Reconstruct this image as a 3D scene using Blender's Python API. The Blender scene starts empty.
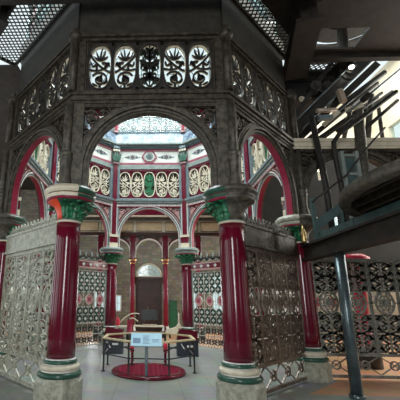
import bpy, math, random
from mathutils import Matrix, Vector
random.seed(7)
PI = math.pi
C = bpy.context.scene.collection
sc = bpy.context.scene

# ------------------------------------------------------------------ materials
def mat(name, c1, c2=None, rough=.5, metal=0.0, scale=6.0, bump=0.0, lo=.38, hi=.62, coat=0.0, detail=6.0):
    m = bpy.data.materials.new(name); m.use_nodes = True
    nt = m.node_tree; b = nt.nodes['Principled BSDF']
    b.inputs['Roughness'].default_value = rough
    b.inputs['Metallic'].default_value = metal
    b.inputs['Coat Weight'].default_value = coat
    b.inputs['Coat Roughness'].default_value = .08
    tc = nt.nodes.new('ShaderNodeTexCoord')
    if c2 is None: c2 = tuple(v * .8 for v in c1)
    n = nt.nodes.new('ShaderNodeTexNoise'); n.inputs['Scale'].default_value = scale
    n.inputs['Detail'].default_value = detail; n.inputs['Roughness'].default_value = .65
    r = nt.nodes.new('ShaderNodeValToRGB')
    r.color_ramp.elements[0].position = lo; r.color_ramp.elements[0].color = (*c1, 1)
    r.color_ramp.elements[1].position = hi; r.color_ramp.elements[1].color = (*c2, 1)
    nt.links.new(tc.outputs['Object'], n.inputs['Vector'])
    nt.links.new(n.outputs['Fac'], r.inputs['Fac'])
    nt.links.new(r.outputs['Color'], b.inputs['Base Color'])
    if bump:
        bp = nt.nodes.new('ShaderNodeBump'); bp.inputs['Strength'].default_value = bump
        bp.inputs['Distance'].default_value = .01
        nt.links.new(n.outputs['Fac'], bp.inputs['Height']); nt.links.new(bp.outputs['Normal'], b.inputs['Normal'])
    return m

M = {}
M['iron'] = mat('bare_iron', (.020, .016, .012), (.088, .070, .050), .5, .25, 11, .7)
M['iron_dk'] = mat('dark_iron', (.016, .014, .012), (.034, .030, .026), .55, .2, 7, .4)
M['iron_gr'] = mat('weathered_iron', (.036, .033, .026), (.130, .112, .082), .52, .15, 9, .8)
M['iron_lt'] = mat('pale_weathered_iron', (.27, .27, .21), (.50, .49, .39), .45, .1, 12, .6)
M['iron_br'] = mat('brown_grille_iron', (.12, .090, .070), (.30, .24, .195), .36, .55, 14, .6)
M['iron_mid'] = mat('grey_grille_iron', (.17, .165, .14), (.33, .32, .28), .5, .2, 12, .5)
M['iron_pl'] = mat('plain_dark_board', (.020, .018, .014), (.040, .035, .027), .6, .1, 5, .4)
M['maroon'] = mat('maroon_gloss_paint', (.115, .0025, .015), (.145, .004, .020), .16, 0, 2, 0, coat=.15)
M['magenta'] = mat('crimson_paint', (.24, .007, .034), (.32, .012, .05), .4, 0, 3)
M['rosewood'] = mat('dull_crimson_paint', (.27, .035, .075), (.34, .055, .10), .45, 0, 3)
M['cove'] = mat('blue_grey_gloss_paint', (.075, .11, .16), (.30, .37, .44), .2, 0, 4)
M['gatepaint'] = mat('dull_gate_paint', (.42, .38, .33), (.58, .54, .48), .5, 0, 14)
M['pink'] = mat('dull_pink_paint', (.42, .20, .20), (.55, .33, .31), .55, 0, 12)
M['cream'] = mat('cream_paint', (.66, .58, .43), (.78, .70, .56), .45, 0, 7)
M['buff'] = mat('buff_paint', (.55, .40, .23), (.66, .51, .33), .5, 0, 4)
M['white'] = mat('off_white_paint', (.72, .70, .64), (.82, .80, .76), .45, 0, 6)
M['frieze'] = mat('frieze_paint', (.74, .73, .66), (.86, .85, .80), .5, 0, 4)
M['grey'] = mat('grey_green_paint', (.20, .24, .22), (.30, .33, .30), .45, 0, 6)
M['slate'] = mat('slate_blue_paint', (.13, .18, .20), (.22, .27, .29), .35, 0, 5)
M['green'] = mat('leaf_green_paint', (.006, .085, .030), (.018, .20, .08), .35, 0, 9)
M['dkgreen'] = mat('dark_green_paint', (.012, .06, .038), (.03, .11, .07), .35, 0, 5, coat=.3)
M['teal'] = mat('teal_paint', (.045, .085, .082), (.075, .125, .12), .45, 0, 5)
M['red'] = mat('vermilion_paint', (.78, .055, .016), (.88, .085, .03), .35, 0, 4)
M['redcloth'] = mat('bright_red_paint', (.55, .012, .045), (.70, .03, .07), .4, 0, 5)
M['rose'] = mat('rose_pink_paint', (.62, .22, .24), (.74, .36, .36), .5, 0, 20)
M['wood'] = mat('dark_door_wood', (.030, .010, .006), (.065, .022, .012), .4, 0, 3)
M['oak'] = mat('pale_oak', (.58, .46, .27), (.72, .60, .38), .4, 0, 6)
M['black'] = mat('black_paint', (.012, .012, .013), (.022, .022, .024), .35, 0, 6)
M['navy'] = mat('navy_paint', (.010, .016, .030), (.018, .026, .045), .35, 0, 4)
M['steel'] = mat('blued_steel', (.075, .10, .11), (.14, .175, .18), .28, .6, 3, .2)
M['brass'] = mat('brass', (.65, .45, .18), (.75, .55, .25), .3, .8, 5)
M['board'] = mat('pale_blue_board', (.42, .66, .80), (.50, .73, .85), .35, 0, 3)
M['ink'] = mat('printed_ink', (.12, .22, .34), (.2, .3, .42), .5, 0, 40)
M['nearblack'] = mat('near_black', (.009, .008, .007), (.018, .016, .014), .8, 0, 2)  # near-black tone for the added shade sheet, shared by one girder
M['creamwall'] = mat('cream_wall', (.66, .60, .45), (.78, .72, .58), .8, 0, 1.2)
M['timber'] = mat('dark_timber', (.012, .009, .007), (.034, .025, .018), .6, 0, 5, .5)
M['copper'] = mat('beige_metal', (.42, .31, .23), (.58, .46, .36), .4, .2, 5)

def stone_mat():
    m = bpy.data.materials.new('stone_wall'); m.use_nodes = True; nt = m.node_tree; b = nt.nodes['Principled BSDF']
    b.inputs['Roughness'].default_value = .85
    tc = nt.nodes.new('ShaderNodeTexCoord'); mp = nt.nodes.new('ShaderNodeMapping')
    mp.inputs['Rotation'].default_value = (PI / 2, 0, 0)
    br = nt.nodes.new('ShaderNodeTexBrick'); br.inputs['Scale'].default_value = 1.5
    br.inputs['Color1'].default_value = (.19, .18, .145, 1); br.inputs['Color2'].default_value = (.29, .275, .225, 1)
    br.inputs['Mortar'].default_value = (.15, .14, .115, 1); br.inputs['Mortar Size'].default_value = .012
    n = nt.nodes.new('ShaderNodeTexNoise'); n.inputs['Scale'].default_value = 5
    mx = nt.nodes.new('ShaderNodeMix'); mx.data_type = 'RGBA'; mx.blend_type = 'OVERLAY'; mx.inputs[0].default_value = .5
    nt.links.new(tc.outputs['Object'], mp.inputs['Vector']); nt.links.new(mp.outputs[0], br.inputs['Vector'])
    nt.links.new(tc.outputs['Object'], n.inputs['Vector'])
    nt.links.new(br.outputs['Color'], mx.inputs[6]); nt.links.new(n.outputs['Color'], mx.inputs[7])
    nt.links.new(mx.outputs[2], b.inputs['Base Color'])
    return m
M['stone'] = stone_mat()

def tile_mat(name, a, bcol, mort, scale, rough=.35):
    m = bpy.data.materials.new(name); m.use_nodes = True; nt = m.node_tree; b = nt.nodes['Principled BSDF']
    b.inputs['Roughness'].default_value = rough
    tc = nt.nodes.new('ShaderNodeTexCoord')
    br = nt.nodes.new('ShaderNodeTexBrick'); br.inputs['Scale'].default_value = scale; br.offset = 0
    br.inputs['Brick Width'].default_value = .5; br.inputs['Row Height'].default_value = .5
    br.inputs['Color1'].default_value = (*a, 1); br.inputs['Color2'].default_value = (*bcol, 1)
    br.inputs['Mortar'].default_value = (*mort, 1); br.inputs['Mortar Size'].default_value = .008
    n = nt.nodes.new('ShaderNodeTexNoise'); n.inputs['Scale'].default_value = 2.2; n.inputs['Detail'].default_value = 8
    mx = nt.nodes.new('ShaderNodeMix'); mx.data_type = 'RGBA'; mx.blend_type = 'OVERLAY'; mx.inputs[0].default_value = .45
    nt.links.new(tc.outputs['Object'], br.inputs['Vector']); nt.links.new(tc.outputs['Object'], n.inputs['Vector'])
    nt.links.new(br.outputs['Color'], mx.inputs[6]); nt.links.new(n.outputs['Color'], mx.inputs[7])
    nt.links.new(mx.outputs[2], b.inputs['Base Color'])
    return m
M['floor'] = tile_mat('grey_floor', (.25, .255, .24), (.29, .29, .27), (.19, .19, .175), .8)
M['terracotta'] = tile_mat('terracotta_floor', (.55, .27, .13), (.62, .34, .18), (.36, .20, .12), 2.5)

def glass_mat(name, tint, tr=.8, milk=.0):
    m = bpy.data.materials.new(name); m.use_nodes = True; nt = m.node_tree
    for n in list(nt.nodes): nt.nodes.remove(n)
    o = nt.nodes.new('ShaderNodeOutputMaterial'); t = nt.nodes.new('ShaderNodeBsdfTransparent')
    t.inputs['Color'].default_value = (*tint, 1)
    g = nt.nodes.new('ShaderNodeBsdfGlossy'); g.inputs['Roughness'].default_value = .08
    tl = nt.nodes.new('ShaderNodeBsdfTranslucent'); tl.inputs['Color'].default_value = (*tint, 1)
    m1 = nt.nodes.new('ShaderNodeMixShader'); m1.inputs[0].default_value = 1 - tr
    m2 = nt.nodes.new('ShaderNodeMixShader'); m2.inputs[0].default_value = milk
    nt.links.new(t.outputs[0], m1.inputs[1]); nt.links.new(g.outputs[0], m1.inputs[2])
    nt.links.new(m1.outputs[0], m2.inputs[1]); nt.links.new(tl.outputs[0], m2.inputs[2])
    nt.links.new(m2.outputs[0], o.inputs['Surface'])
    return m
M['glass'] = glass_mat('window_glass', (.90, .97, .97), .93)
M['frost'] = glass_mat('frosted_glass', (.66, .70, .66), .92, .35)
em = bpy.data.materials.new('lit_lamp'); em.use_nodes = True
em.node_tree.nodes['Principled BSDF'].inputs['Emission Color'].default_value = (1, .97, .9, 1)
em.node_tree.nodes['Principled BSDF'].inputs['Emission Strength'].default_value = 12
M['lamp'] = em

# ------------------------------------------------------------------ mesh builder
class MB:
    def __init__(s): s.v = []; s.f = []; s.m = []; s.names = []; s.smooth = []
    def mi(s, n):
        if n not in s.names: s.names.append(n)
        return s.names.index(n)
    def face(s, idx, m, sm=False): s.f.append(idx); s.m.append(s.mi(m)); s.smooth.append(sm)
    def box(s, x0, x1, y0, y1, z0, z1, m, rot=None, at=None):
        b = len(s.v)
        P = [(x0,y0,z0),(x1,y0,z0),(x1,y1,z0),(x0,y1,z0),(x0,y0,z1),(x1,y0,z1),(x1,y1,z1),(x0,y1,z1)]
        if rot is not None:
            P = [tuple(rot @ Vector(p) + Vector(at or (0,0,0))) for p in P]
        s.v += P
        for q in ((3,2,1,0),(4,5,6,7),(0,1,5,4),(1,2,6,5),(2,3,7,6),(3,0,4,7)): s.face([b+i for i in q], m)
    def bar(s, p, q, w, h, m):
        p = Vector(p); q = Vector(q); d = q - p; L = d.length
        if L < 1e-5: return
        R = d.to_track_quat('Y', 'Z').to_matrix()
        s.box(-w/2, w/2, 0, L, -h/2, h/2, m, R, p)
    def tube(s, pts, r, m, n=10, cap=True, closed=False):
        pts = [Vector(p) for p in pts]; N = len(pts)
        rs = r if isinstance(r, (list, tuple)) else [r] * N
        b = len(s.v); up = None
        for i, p in enumerate(pts):
            if closed: t = (pts[(i+1) % N] - pts[i-1])
            else: t = pts[min(i+1, N-1)] - pts[max(i-1, 0)]
            t.normalize()
            if up is None:
                a = Vector((0,0,1)) if abs(t.z) < .9 else Vector((1,0,0)); up = (a - t * a.dot(t)).normalized()
            else: up = (up - t * up.dot(t)).normalized()
            sd = t.cross(up)
            for k in range(n):
                a = 2*PI*k/n; s.v.append(tuple(p + (up*math.cos(a) + sd*math.sin(a)) * rs[i]))
        for i in range(N if closed else N-1):
            j = (i+1) % N
            for k in range(n): s.face([b+i*n+k, b+i*n+(k+1)%n, b+j*n+(k+1)%n, b+j*n+k], m, True)
        if cap and not closed:
            s.face([b+k for k in range(n)][::-1], m); s.face([b+(N-1)*n+k for k in range(n)], m)
    def lathe(s, prof, n=32, c=(0,0), mfun=None, sm=True, a0=0, a1=2*PI):
        """prof: list of (r, z, material of the band that starts here); mfun(angle, mat) may recolour"""
        full = abs(a1-a0-2*PI) < 1e-6; cols = n if full else n+1
        b = len(s.v)
        for (r, z, *_) in prof:
            for k in range(cols):
                a = a0 + (a1-a0)*k/n; s.v.append((c[0]+r*math.cos(a), c[1]+r*math.sin(a), z))
        for i in range(len(prof)-1):
            m0 = prof[i][2]
            for k in range(n):
                a = a0 + (a1-a0)*(k+.5)/n
                mm = mfun(a, m0) if mfun else m0
                k2 = (k+1) % cols
                s.face([b+i*cols+k, b+i*cols+k2, b+(i+1)*cols+k2, b+(i+1)*cols+k], mm, sm)
        if full:
            s.face([b+k for k in range(cols)][::-1], prof[0][2]); s.face([b+(len(prof)-1)*cols+k for k in range(cols)], prof[-2][2])
    def ribbon(s, pts, w, y0, y1, mo, mi_=None, ms=None, closed=False):
        """flat bar following 2D points (x,z), from y0 to y1; mo is the +y face, mi_ the -y face"""
        mi_ = mi_ or mo; ms = ms or mo
        N = len(pts); b = len(s.v)
        ws = w if isinstance(w, (list, tuple)) else [w]*N
        for i in range(N):
            if closed: a, c = pts[i-1], pts[(i+1) % N]
            else: a, c = pts[max(i-1,0)], pts[min(i+1,N-1)]
            dx, dz = c[0]-a[0], c[1]-a[1]; L = math.hypot(dx, dz) or 1
            nx, nz = -dz/L*ws[i]/2, dx/L*ws[i]/2
            x, z = pts[i]
            s.v += [(x+nx, y0, z+nz), (x-nx, y0, z-nz), (x-nx, y1, z-nz), (x+nx, y1, z+nz)]
        for i in range(N if closed else N-1):
            j = (i+1) % N; p = b+4*i; q = b+4*j
            s.face([p, p+1, q+1, q], mi_); s.face([p+1, p+2, q+2, q+1], ms)
            s.face([p+2, p+3, q+3, q+2], mo); s.face([p+3, p, q, q+3], ms)
        if not closed:
            s.face([b+3, b+2, b+1, b], ms); q = b+4*(N-1); s.face([q, q+1, q+2, q+3], ms)
    def prism(s, poly, y0, y1, mo, mi_=None, ms=None):
        mi_ = mi_ or mo; ms = ms or mo; N = len(poly); b = len(s.v)
        s.v += [(x, y0, z) for x, z in poly] + [(x, y1, z) for x, z in poly]
        s.face([b+i for i in range(N)], mi_); s.face([b+N+i for i in range(N)][::-1], mo)
        for i in range(N):
            j = (i+1) % N; s.face([b+i, b+N+i, b+N+j, b+j], ms)
    def plan(s, poly, z0, z1, m):
        N = len(poly); b = len(s.v)
        s.v += [(x, y, z0) for x, y in poly] + [(x, y, z1) for x, y in poly]
        s.face([b+i for i in range(N)][::-1], m); s.face([b+N+i for i in range(N)], m)
        for i in range(N):
            j = (i+1) % N; s.face([b+i, b+j, b+N+j, b+N+i], m)
    def strip(s, A, B, y0, y1, mo, mi_=None, ms=None, closed=False):
        """plate between two matching 2D outlines A and B"""
        mi_ = mi_ or mo; ms = ms or mo; N = len(A); b = len(s.v)
        for i in range(N):
            s.v += [(A[i][0], y0, A[i][1]), (B[i][0], y0, B[i][1]), (B[i][0], y1, B[i][1]), (A[i][0], y1, A[i][1])]
        for i in range(N if closed else N-1):
            j = (i+1) % N; p = b+4*i; q = b+4*j
            s.face([p, p+1, q+1, q], mi_); s.face([p+1, p+2, q+2, q+1], ms)
            s.face([p+2, p+3, q+3, q+2], mo); s.face([p+3, p, q, q+3], ms)
        if not closed:
            s.face([b+3, b+2, b+1, b], ms); q = b+4*(N-1); s.face([q, q+1, q+2, q+3], ms)
    def leaf(s, x, z, L, ang, w, y0, y1, mo, mi_=None, bend=0.0):
        """teardrop leaf in the x-z plane starting at (x,z)"""
        n = 7; a = ang; px, pz = x, z; mid = []
        for i in range(n+1):
            mid.append((px, pz)); a2 = a + bend*i/n
            px += math.cos(a2)*L/n; pz += math.sin(a2)*L/n
        ww = [w*(.12+.88*math.sin(PI*min(1, (i/n)**.75))) if i < n else w*.05 for i in range(n+1)]
        s.ribbon(mid, ww, y0, y1, mo, mi_)
    def build(s, name, parent=None, loc=None, rotz=0):
        me = bpy.data.meshes.new(name); me.from_pydata(s.v, [], s.f)
        for nme in s.names: me.materials.append(M[nme])
        me.polygons.foreach_set('material_index', s.m); me.polygons.foreach_set('use_smooth', s.smooth)
        me.update(); me.validate()
        o = bpy.data.objects.new(name, me); C.objects.link(o)
        if parent: o.parent = parent
        if loc: o.location = loc
        o.rotation_euler.z = rotz
        return o

def spiral(cx, cz, r0, r1, a0, turns, n=22):
    return [(cx+(r0+(r1-r0)*i/n)*math.cos(a0+turns*2*PI*i/n), cz+(r0+(r1-r0)*i/n)*math.sin(a0+turns*2*PI*i/n)) for i in range(n+1)]
def circ(cx, cz, rx, rz=None, n=28, p=2.0):
    rz = rz or rx; out = []
    for i in range(n):
        a = 2*PI*i/n; c, d = math.cos(a), math.sin(a)
        out.append((cx+rx*math.copysign(abs(c)**(2/p), c), cz+rz*math.copysign(abs(d)**(2/p), d)))
    return out
def bez(p0, p1, p2, p3, n=14):
    o = []
    for i in range(n+1):
        t = i/n; u = 1-t
        o.append(tuple(u**3*a+3*u*u*t*b+3*u*t*t*c+t**3*d for a, b, c, d in zip(p0, p1, p2, p3)))
    return o

def tag(o, label, cat, group=None, kind=None):
    if label: o['label'] = label
    if cat: o['category'] = cat
    if group: o['group'] = group
    if kind: o['kind'] = kind
    return o
def thing(name, loc, rotz, label, cat, group=None):
    o = bpy.data.objects.new(name, None); C.objects.link(o); o.empty_display_size = .2
    o.location = loc; o.rotation_euler.z = rotz
    return tag(o, label, cat, group)
def dup(root, loc, rotz, label, group=None):
    r = root.copy(); C.objects.link(r); r.location = loc; r.rotation_euler.z = rotz; r['label'] = label
    if group: r['group'] = group
    for ch in list(root.children):
        c = ch.copy(); C.objects.link(c); c.parent = r
        for g in list(ch.children):
            d = g.copy(); C.objects.link(d); d.parent = c
    return r
def struct(mb, name):
    o = mb.build(name); o['kind'] = 'structure'; return o

# ------------------------------------------------------------------ octagon layout
S = 3.0; CY = 3.6213; AP = 3.6213; RV = 3.9197
def bay_pos(deg):
    a = math.radians(deg); return (AP*math.cos(a), CY+AP*math.sin(a), 0), a-PI/2
def vert_pos(deg, r=RV):
    a = math.radians(deg); return (r*math.cos(a), CY+r*math.sin(a), 0), a-PI/2
BAYS = {'front': -90, 'right front': -45, 'right': 0, 'right rear': 45, 'rear': 90, 'left rear': 135, 'left': 180, 'left front': 225}

# ------------------------------------------------------------------ columns
def leaf3d(mb, ang, r, z0, h, w, curl, m, lobes=3, vein=None):
    """acanthus leaf hugging the bell and curling outward at its tip"""
    n = 10; ca, sa = math.cos(ang), math.sin(ang); b = len(mb.v)
    for i in range(n+1):
        t = i/n
        rr = r + .022 + .35*curl*t*t + curl*max(0, t-.6)**1.5*2.0
        z = z0 + h*min(t/.85, 1) - (h*.22*((t-.85)/.15)**1.2 if t > .85 else 0)
        ww = w*(.62+.48*math.sin(PI*min(t*1.02, 1)))*(1+.30*abs(math.sin(t*PI*lobes)))*(1 if t < .92 else .6)
        for k in (-1, -.5, 0, .5, 1):
            off = ww*k/2; dr = -.045*k*k + (.014 if k == 0 else 0)
            x = (rr+dr)*ca - off*sa; y = (rr+dr)*sa + off*ca
            mb.v.append((x, y, z - .02*k*k))
    for i in range(n):
        for k in range(4):
            q = b+i*5+k; mb.face([q, q+1, q+6, q+5], m, False)

def make_column(t, kind):
    """kind: 'in' all painted, 'redbell' left front one, 'half' outer side left bare, 'green' painted with slate abacus"""
    mb = MB()
    mb.lathe([(.40,0,'iron_lt'),(.40,.34,'iron_lt'),(.37,.38,'iron_lt'),(.36,.40,'iron_lt')], 8, sm=False)
    mb.build('plinth', t)
    mb = MB()
    P = []
    def torus(zc, rc, h, m, n=6):
        for i in range(n+1):
            a = -PI/2+PI*i/n; P.append((rc+h/2*math.cos(a), zc+h/2*math.sin(a), m))
    torus(.44, .325, .09, 'dkgreen'); P.append((.315, .49, 'white')); P.append((.31, .50, 'white'))
    torus(.55, .285, .09, 'cream'); P.append((.275, .60, 'white'))
    torus(.635, .262, .055, 'dkgreen'); P.append((.262, .672, 'white')); P.append((.245, .69, 'white'))
    mb.lathe(P, 40); mb.build('base', t)
    mb = MB(); P = [(.243, .68, 'maroon')]
    for i in range(1, 8): P.append((.243-.022*(i/7)**1.2, .68+2.33*i/7, 'maroon'))
    mb.lathe(P, 48); mb.build('shaft', t)
    mb = MB(); mb.lathe([(.222,3.01,'cream'),(.240,3.018,'cream'),(.244,3.032,'cream'),(.235,3.045,'grey'),(.225,3.07,'grey')], 40)
    mb.build('necking_ring', t)
    # bell
    bell = 'red' if kind == 'redbell' else 'dkgreen'
    def isbare(a):
        lo = {'half': 44, 'halfb': 10}.get(kind, 400)
        return lo < math.degrees(a) % 360 < 200
    def half(a, m):
        if kind == 'redbell' and not .10*PI < a < .52*PI: return 'dkgreen'
        return 'iron_gr' if isbare(a) else m
    mb = MB(); mb.lathe([(.215,3.06,bell),(.225,3.16,bell),(.25,3.25,bell),(.30,3.33,bell),(.38,3.39,bell),(.42,3.41,bell)], 40, mfun=half)
    cap = mb.build('capital', t)
    mb = MB()
    for tier, (n, z0, h, w, cu, r) in enumerate(((12, 3.07, .16, .13, .12, .22), (12, 3.12, .23, .14, .22, .225), (12, 3.19, .21, .15, .32, .235))):
        for k in range(n):
            a = 2*PI*(k+.5*tier)/n
            if kind == 'redbell':
                # the outer left side shows bare red bell with no leaves
                if .10*PI < (a % (2*PI)) < .52*PI: continue
                m = 'green'
            elif kind in ('half', 'halfb'):
                if isbare(a): continue
                m = 'green'
            elif kind == 'bare': m = 'iron_gr'
            else: m = 'green'
            leaf3d(mb, a, r, z0, h, w, cu, m)

    mb.build('acanthus_leaves', cap)
    mb = MB()
    def ab(a, m):
        if kind == 'redbell' and m == 'cream' and .80*PI < a < 1.2*PI: return 'dkgreen'
        if kind in ('half', 'halfb'):
            if isbare(a): return 'iron_gr'
            return {'cream': 'dkgreen', 'buff': 'magenta'}.get(m, m) if kind == 'half' else {'cream': 'iron_lt', 'buff': 'iron_lt'}.get(m, m)
        if kind == 'green': return {'cream': 'grey', 'buff': 'slate', 'red': 'slate', 'wood': 'grey'}.get(m, m)
        if kind == 'bare': return 'iron_gr'
        return m
    mb.lathe([(.38,3.395,'magenta'),(.432,3.41,'magenta'),(.44,3.44,'wood'),(.435,3.45,'cream'),(.46,3.47,'cream'),(.465,3.50,'buff'),(.44,3.515,'iron'),(.44,3.535,'cream'),(.485,3.55,'cream'),(.495,3.59,'cream'),(.48,3.62,'buff'),(.45,3.64,'cream'),(.43,3.67,'cream')], 48, mfun=ab)
    mb.build('abacus', t)

g_col = 'painted cast iron columns around the octagon'
def column(deg, kind, label, pos=None, rz=None):
    if pos is None: pos, rz = vert_pos(deg)
    t = thing('cast_iron_column', pos, rz, label, 'column', g_col); make_column(t, kind); return t
column(247.5, 'redbell', 'maroon column whose capital has a bare orange-red side beside green leaves')
column(292.5, 'half', 'maroon column with half green, half unpainted brown capital, right of the front archway')
column(337.5, 'halfb', 'maroon column at the far end of the brown grille, next to the steel pole')
cg = column(67.5, 'green', 'maroon column at the back of the octagon, right of the rear doorway')
dup(cg, *vert_pos(112.5), 'maroon column at the back of the octagon, left of the rear doorway', g_col)
dup(cg, *vert_pos(22.5), 'maroon column behind the brown grille, at the right end of the right gate', g_col)
dup(cg, *vert_pos(157.5), 'maroon column at the left end of the left painted gate, behind the nearer red column', g_col)
column(202.5, 'half', 'maroon column at the far end of the pale grey grille on the left')
column(0, 'half', 'bare-topped maroon column at the right end of the outer arcade', (6.62, 2.12, 0), PI)

# ------------------------------------------------------------------ piers at the vertices above the columns
def make_pier(t, top=7.35, bare=False):
    # plan: wedge wrapping the corner, local +Y outward
    def wrap(hw, yo, yi):
        c, s_ = math.cos(PI/8), math.sin(PI/8)
        pts = []
        # outer face points: along each bay direction
        def pt(sgn, along, out): return (sgn*(along*c) + sgn*out*s_*1, -along*s_ + out*c)
        L = [pt(-1, hw, yo), (0, yo/c), pt(1, hw, yo), pt(1, hw, yi), (0, yi/c), pt(-1, hw, yi)]
        return L[::-1]
    mb = MB()
    # the outer half bare, the inner half painted
    mb.plan(wrap(.20, .135, 0.0), 3.67, 5.50, 'iron_gr'); mb.plan(wrap(.17, .12, .0), 5.5, top-.35, 'iron')
    mb.build('outer_pier', t)
    mb = MB()
    mb.tube([(0,.20,3.95),(0,.20,5.46)], .072, 'iron_gr', 14)
    mb.lathe([(.11,3.67,'iron_gr'),(.12,3.80,'iron_gr'),(.085,3.92,'iron_gr'),(.10,4.22,'iron_gr'),(.115,4.25,'iron_gr'),(.115,4.28,'iron_gr'),(.09,4.30,'iron_gr'),(.115,4.33,'iron_gr'),(.115,4.36,'iron_gr'),(.075,4.40,'iron_gr')], 20, (0,.20))
    mb.build('colonnette', t)
    mb = MB()
    mb.tube([(0,.17,5.70),(0,.17,top-.28)], .085, 'iron', 12)
    mb.lathe([(.09,top-.45,'iron'),(.14,top-.40,'iron'),(.15,top-.34,'iron'),(.12,top-.28,'iron'),(.10,top-.20,'iron'),(.05,top-.13,'iron')], 16, (0,.17))
    mb.build('post', t)
    mb = MB()
    a, g, b_ = ('iron_gr',)*3 if bare else ('maroon', 'slate', 'cream')
    mb.plan(wrap(.26, 0.0, -.13), 3.67, 7.32, g)
    mb.box(-.085, .085, -.25, -.05, 4.18, 7.25, a)
    mb.build('painted_pilaster', t)
    mb = MB()
    for s_ in (-1, 1):
        mb.box(s_*.115-.014, s_*.115+.014, -.22, -.1, 4.2, 5.5, 'white' if not bare else a)
    mb.box(-.17, .17, -.28, -.08, 3.67, 3.86, b_); mb.box(-.15, .15, -.27, -.08, 3.86, 4.12, a)
    mb.box(-.19, .19, -.29, -.08, 4.10, 4.19, b_)
    mb.build('pilaster_foot', t)
    if not bare:
        mb = MB()
        mb.box(-.10, .10, -.27, -.06, 7.28, 7.95, 'grey')
        mb.box(-.14, .14, -.34, -.06, 7.90, 8.0, 'slate'); mb.box(-.12, .12, -.29, -.06, 7.22, 7.28, 'pink')
        for k in range(5):
            x = -.12+.06*k; mb.leaf(x*.8, 7.30, .42, PI/2+(.25*(2-k)/2), .08, -.33, -.27, 'dkgreen')
        for x in (-.11, .0, .11): mb.tube([(x,-.34,7.80),(x,-.28,7.80)], .05, 'cream', 8)
        mb.build('pilaster_capital', t)
gp = 'piers above the octagon columns'
p0 = thing('arcade_pier', *vert_pos(247.5), 'bare grey-brown iron pier over the left front column', 'pier', gp); make_pier(p0)
dup(p0, *vert_pos(292.5), 'bare grey-brown iron pier over the right front column', gp)
dup(p0, *vert_pos(337.5), 'bare grey-brown iron pier over the column at the far end of the brown grille', gp)
dup(p0, *vert_pos(22.5), 'painted pier glimpsed through the right front archway, far right corner of the octagon', gp)
dup(p0, *vert_pos(67.5), 'pier with maroon painted pilaster, right of the rear archway', gp)
dup(p0, *vert_pos(112.5), 'pier with maroon painted pilaster, left of the rear archway', gp)
dup(p0, *vert_pos(157.5), 'painted pier glimpsed through the left front archway, far left corner of the octagon', gp)
dup(p0, *vert_pos(202.5), 'bare iron pier at the left picture edge beyond the left front archway', gp)

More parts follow.
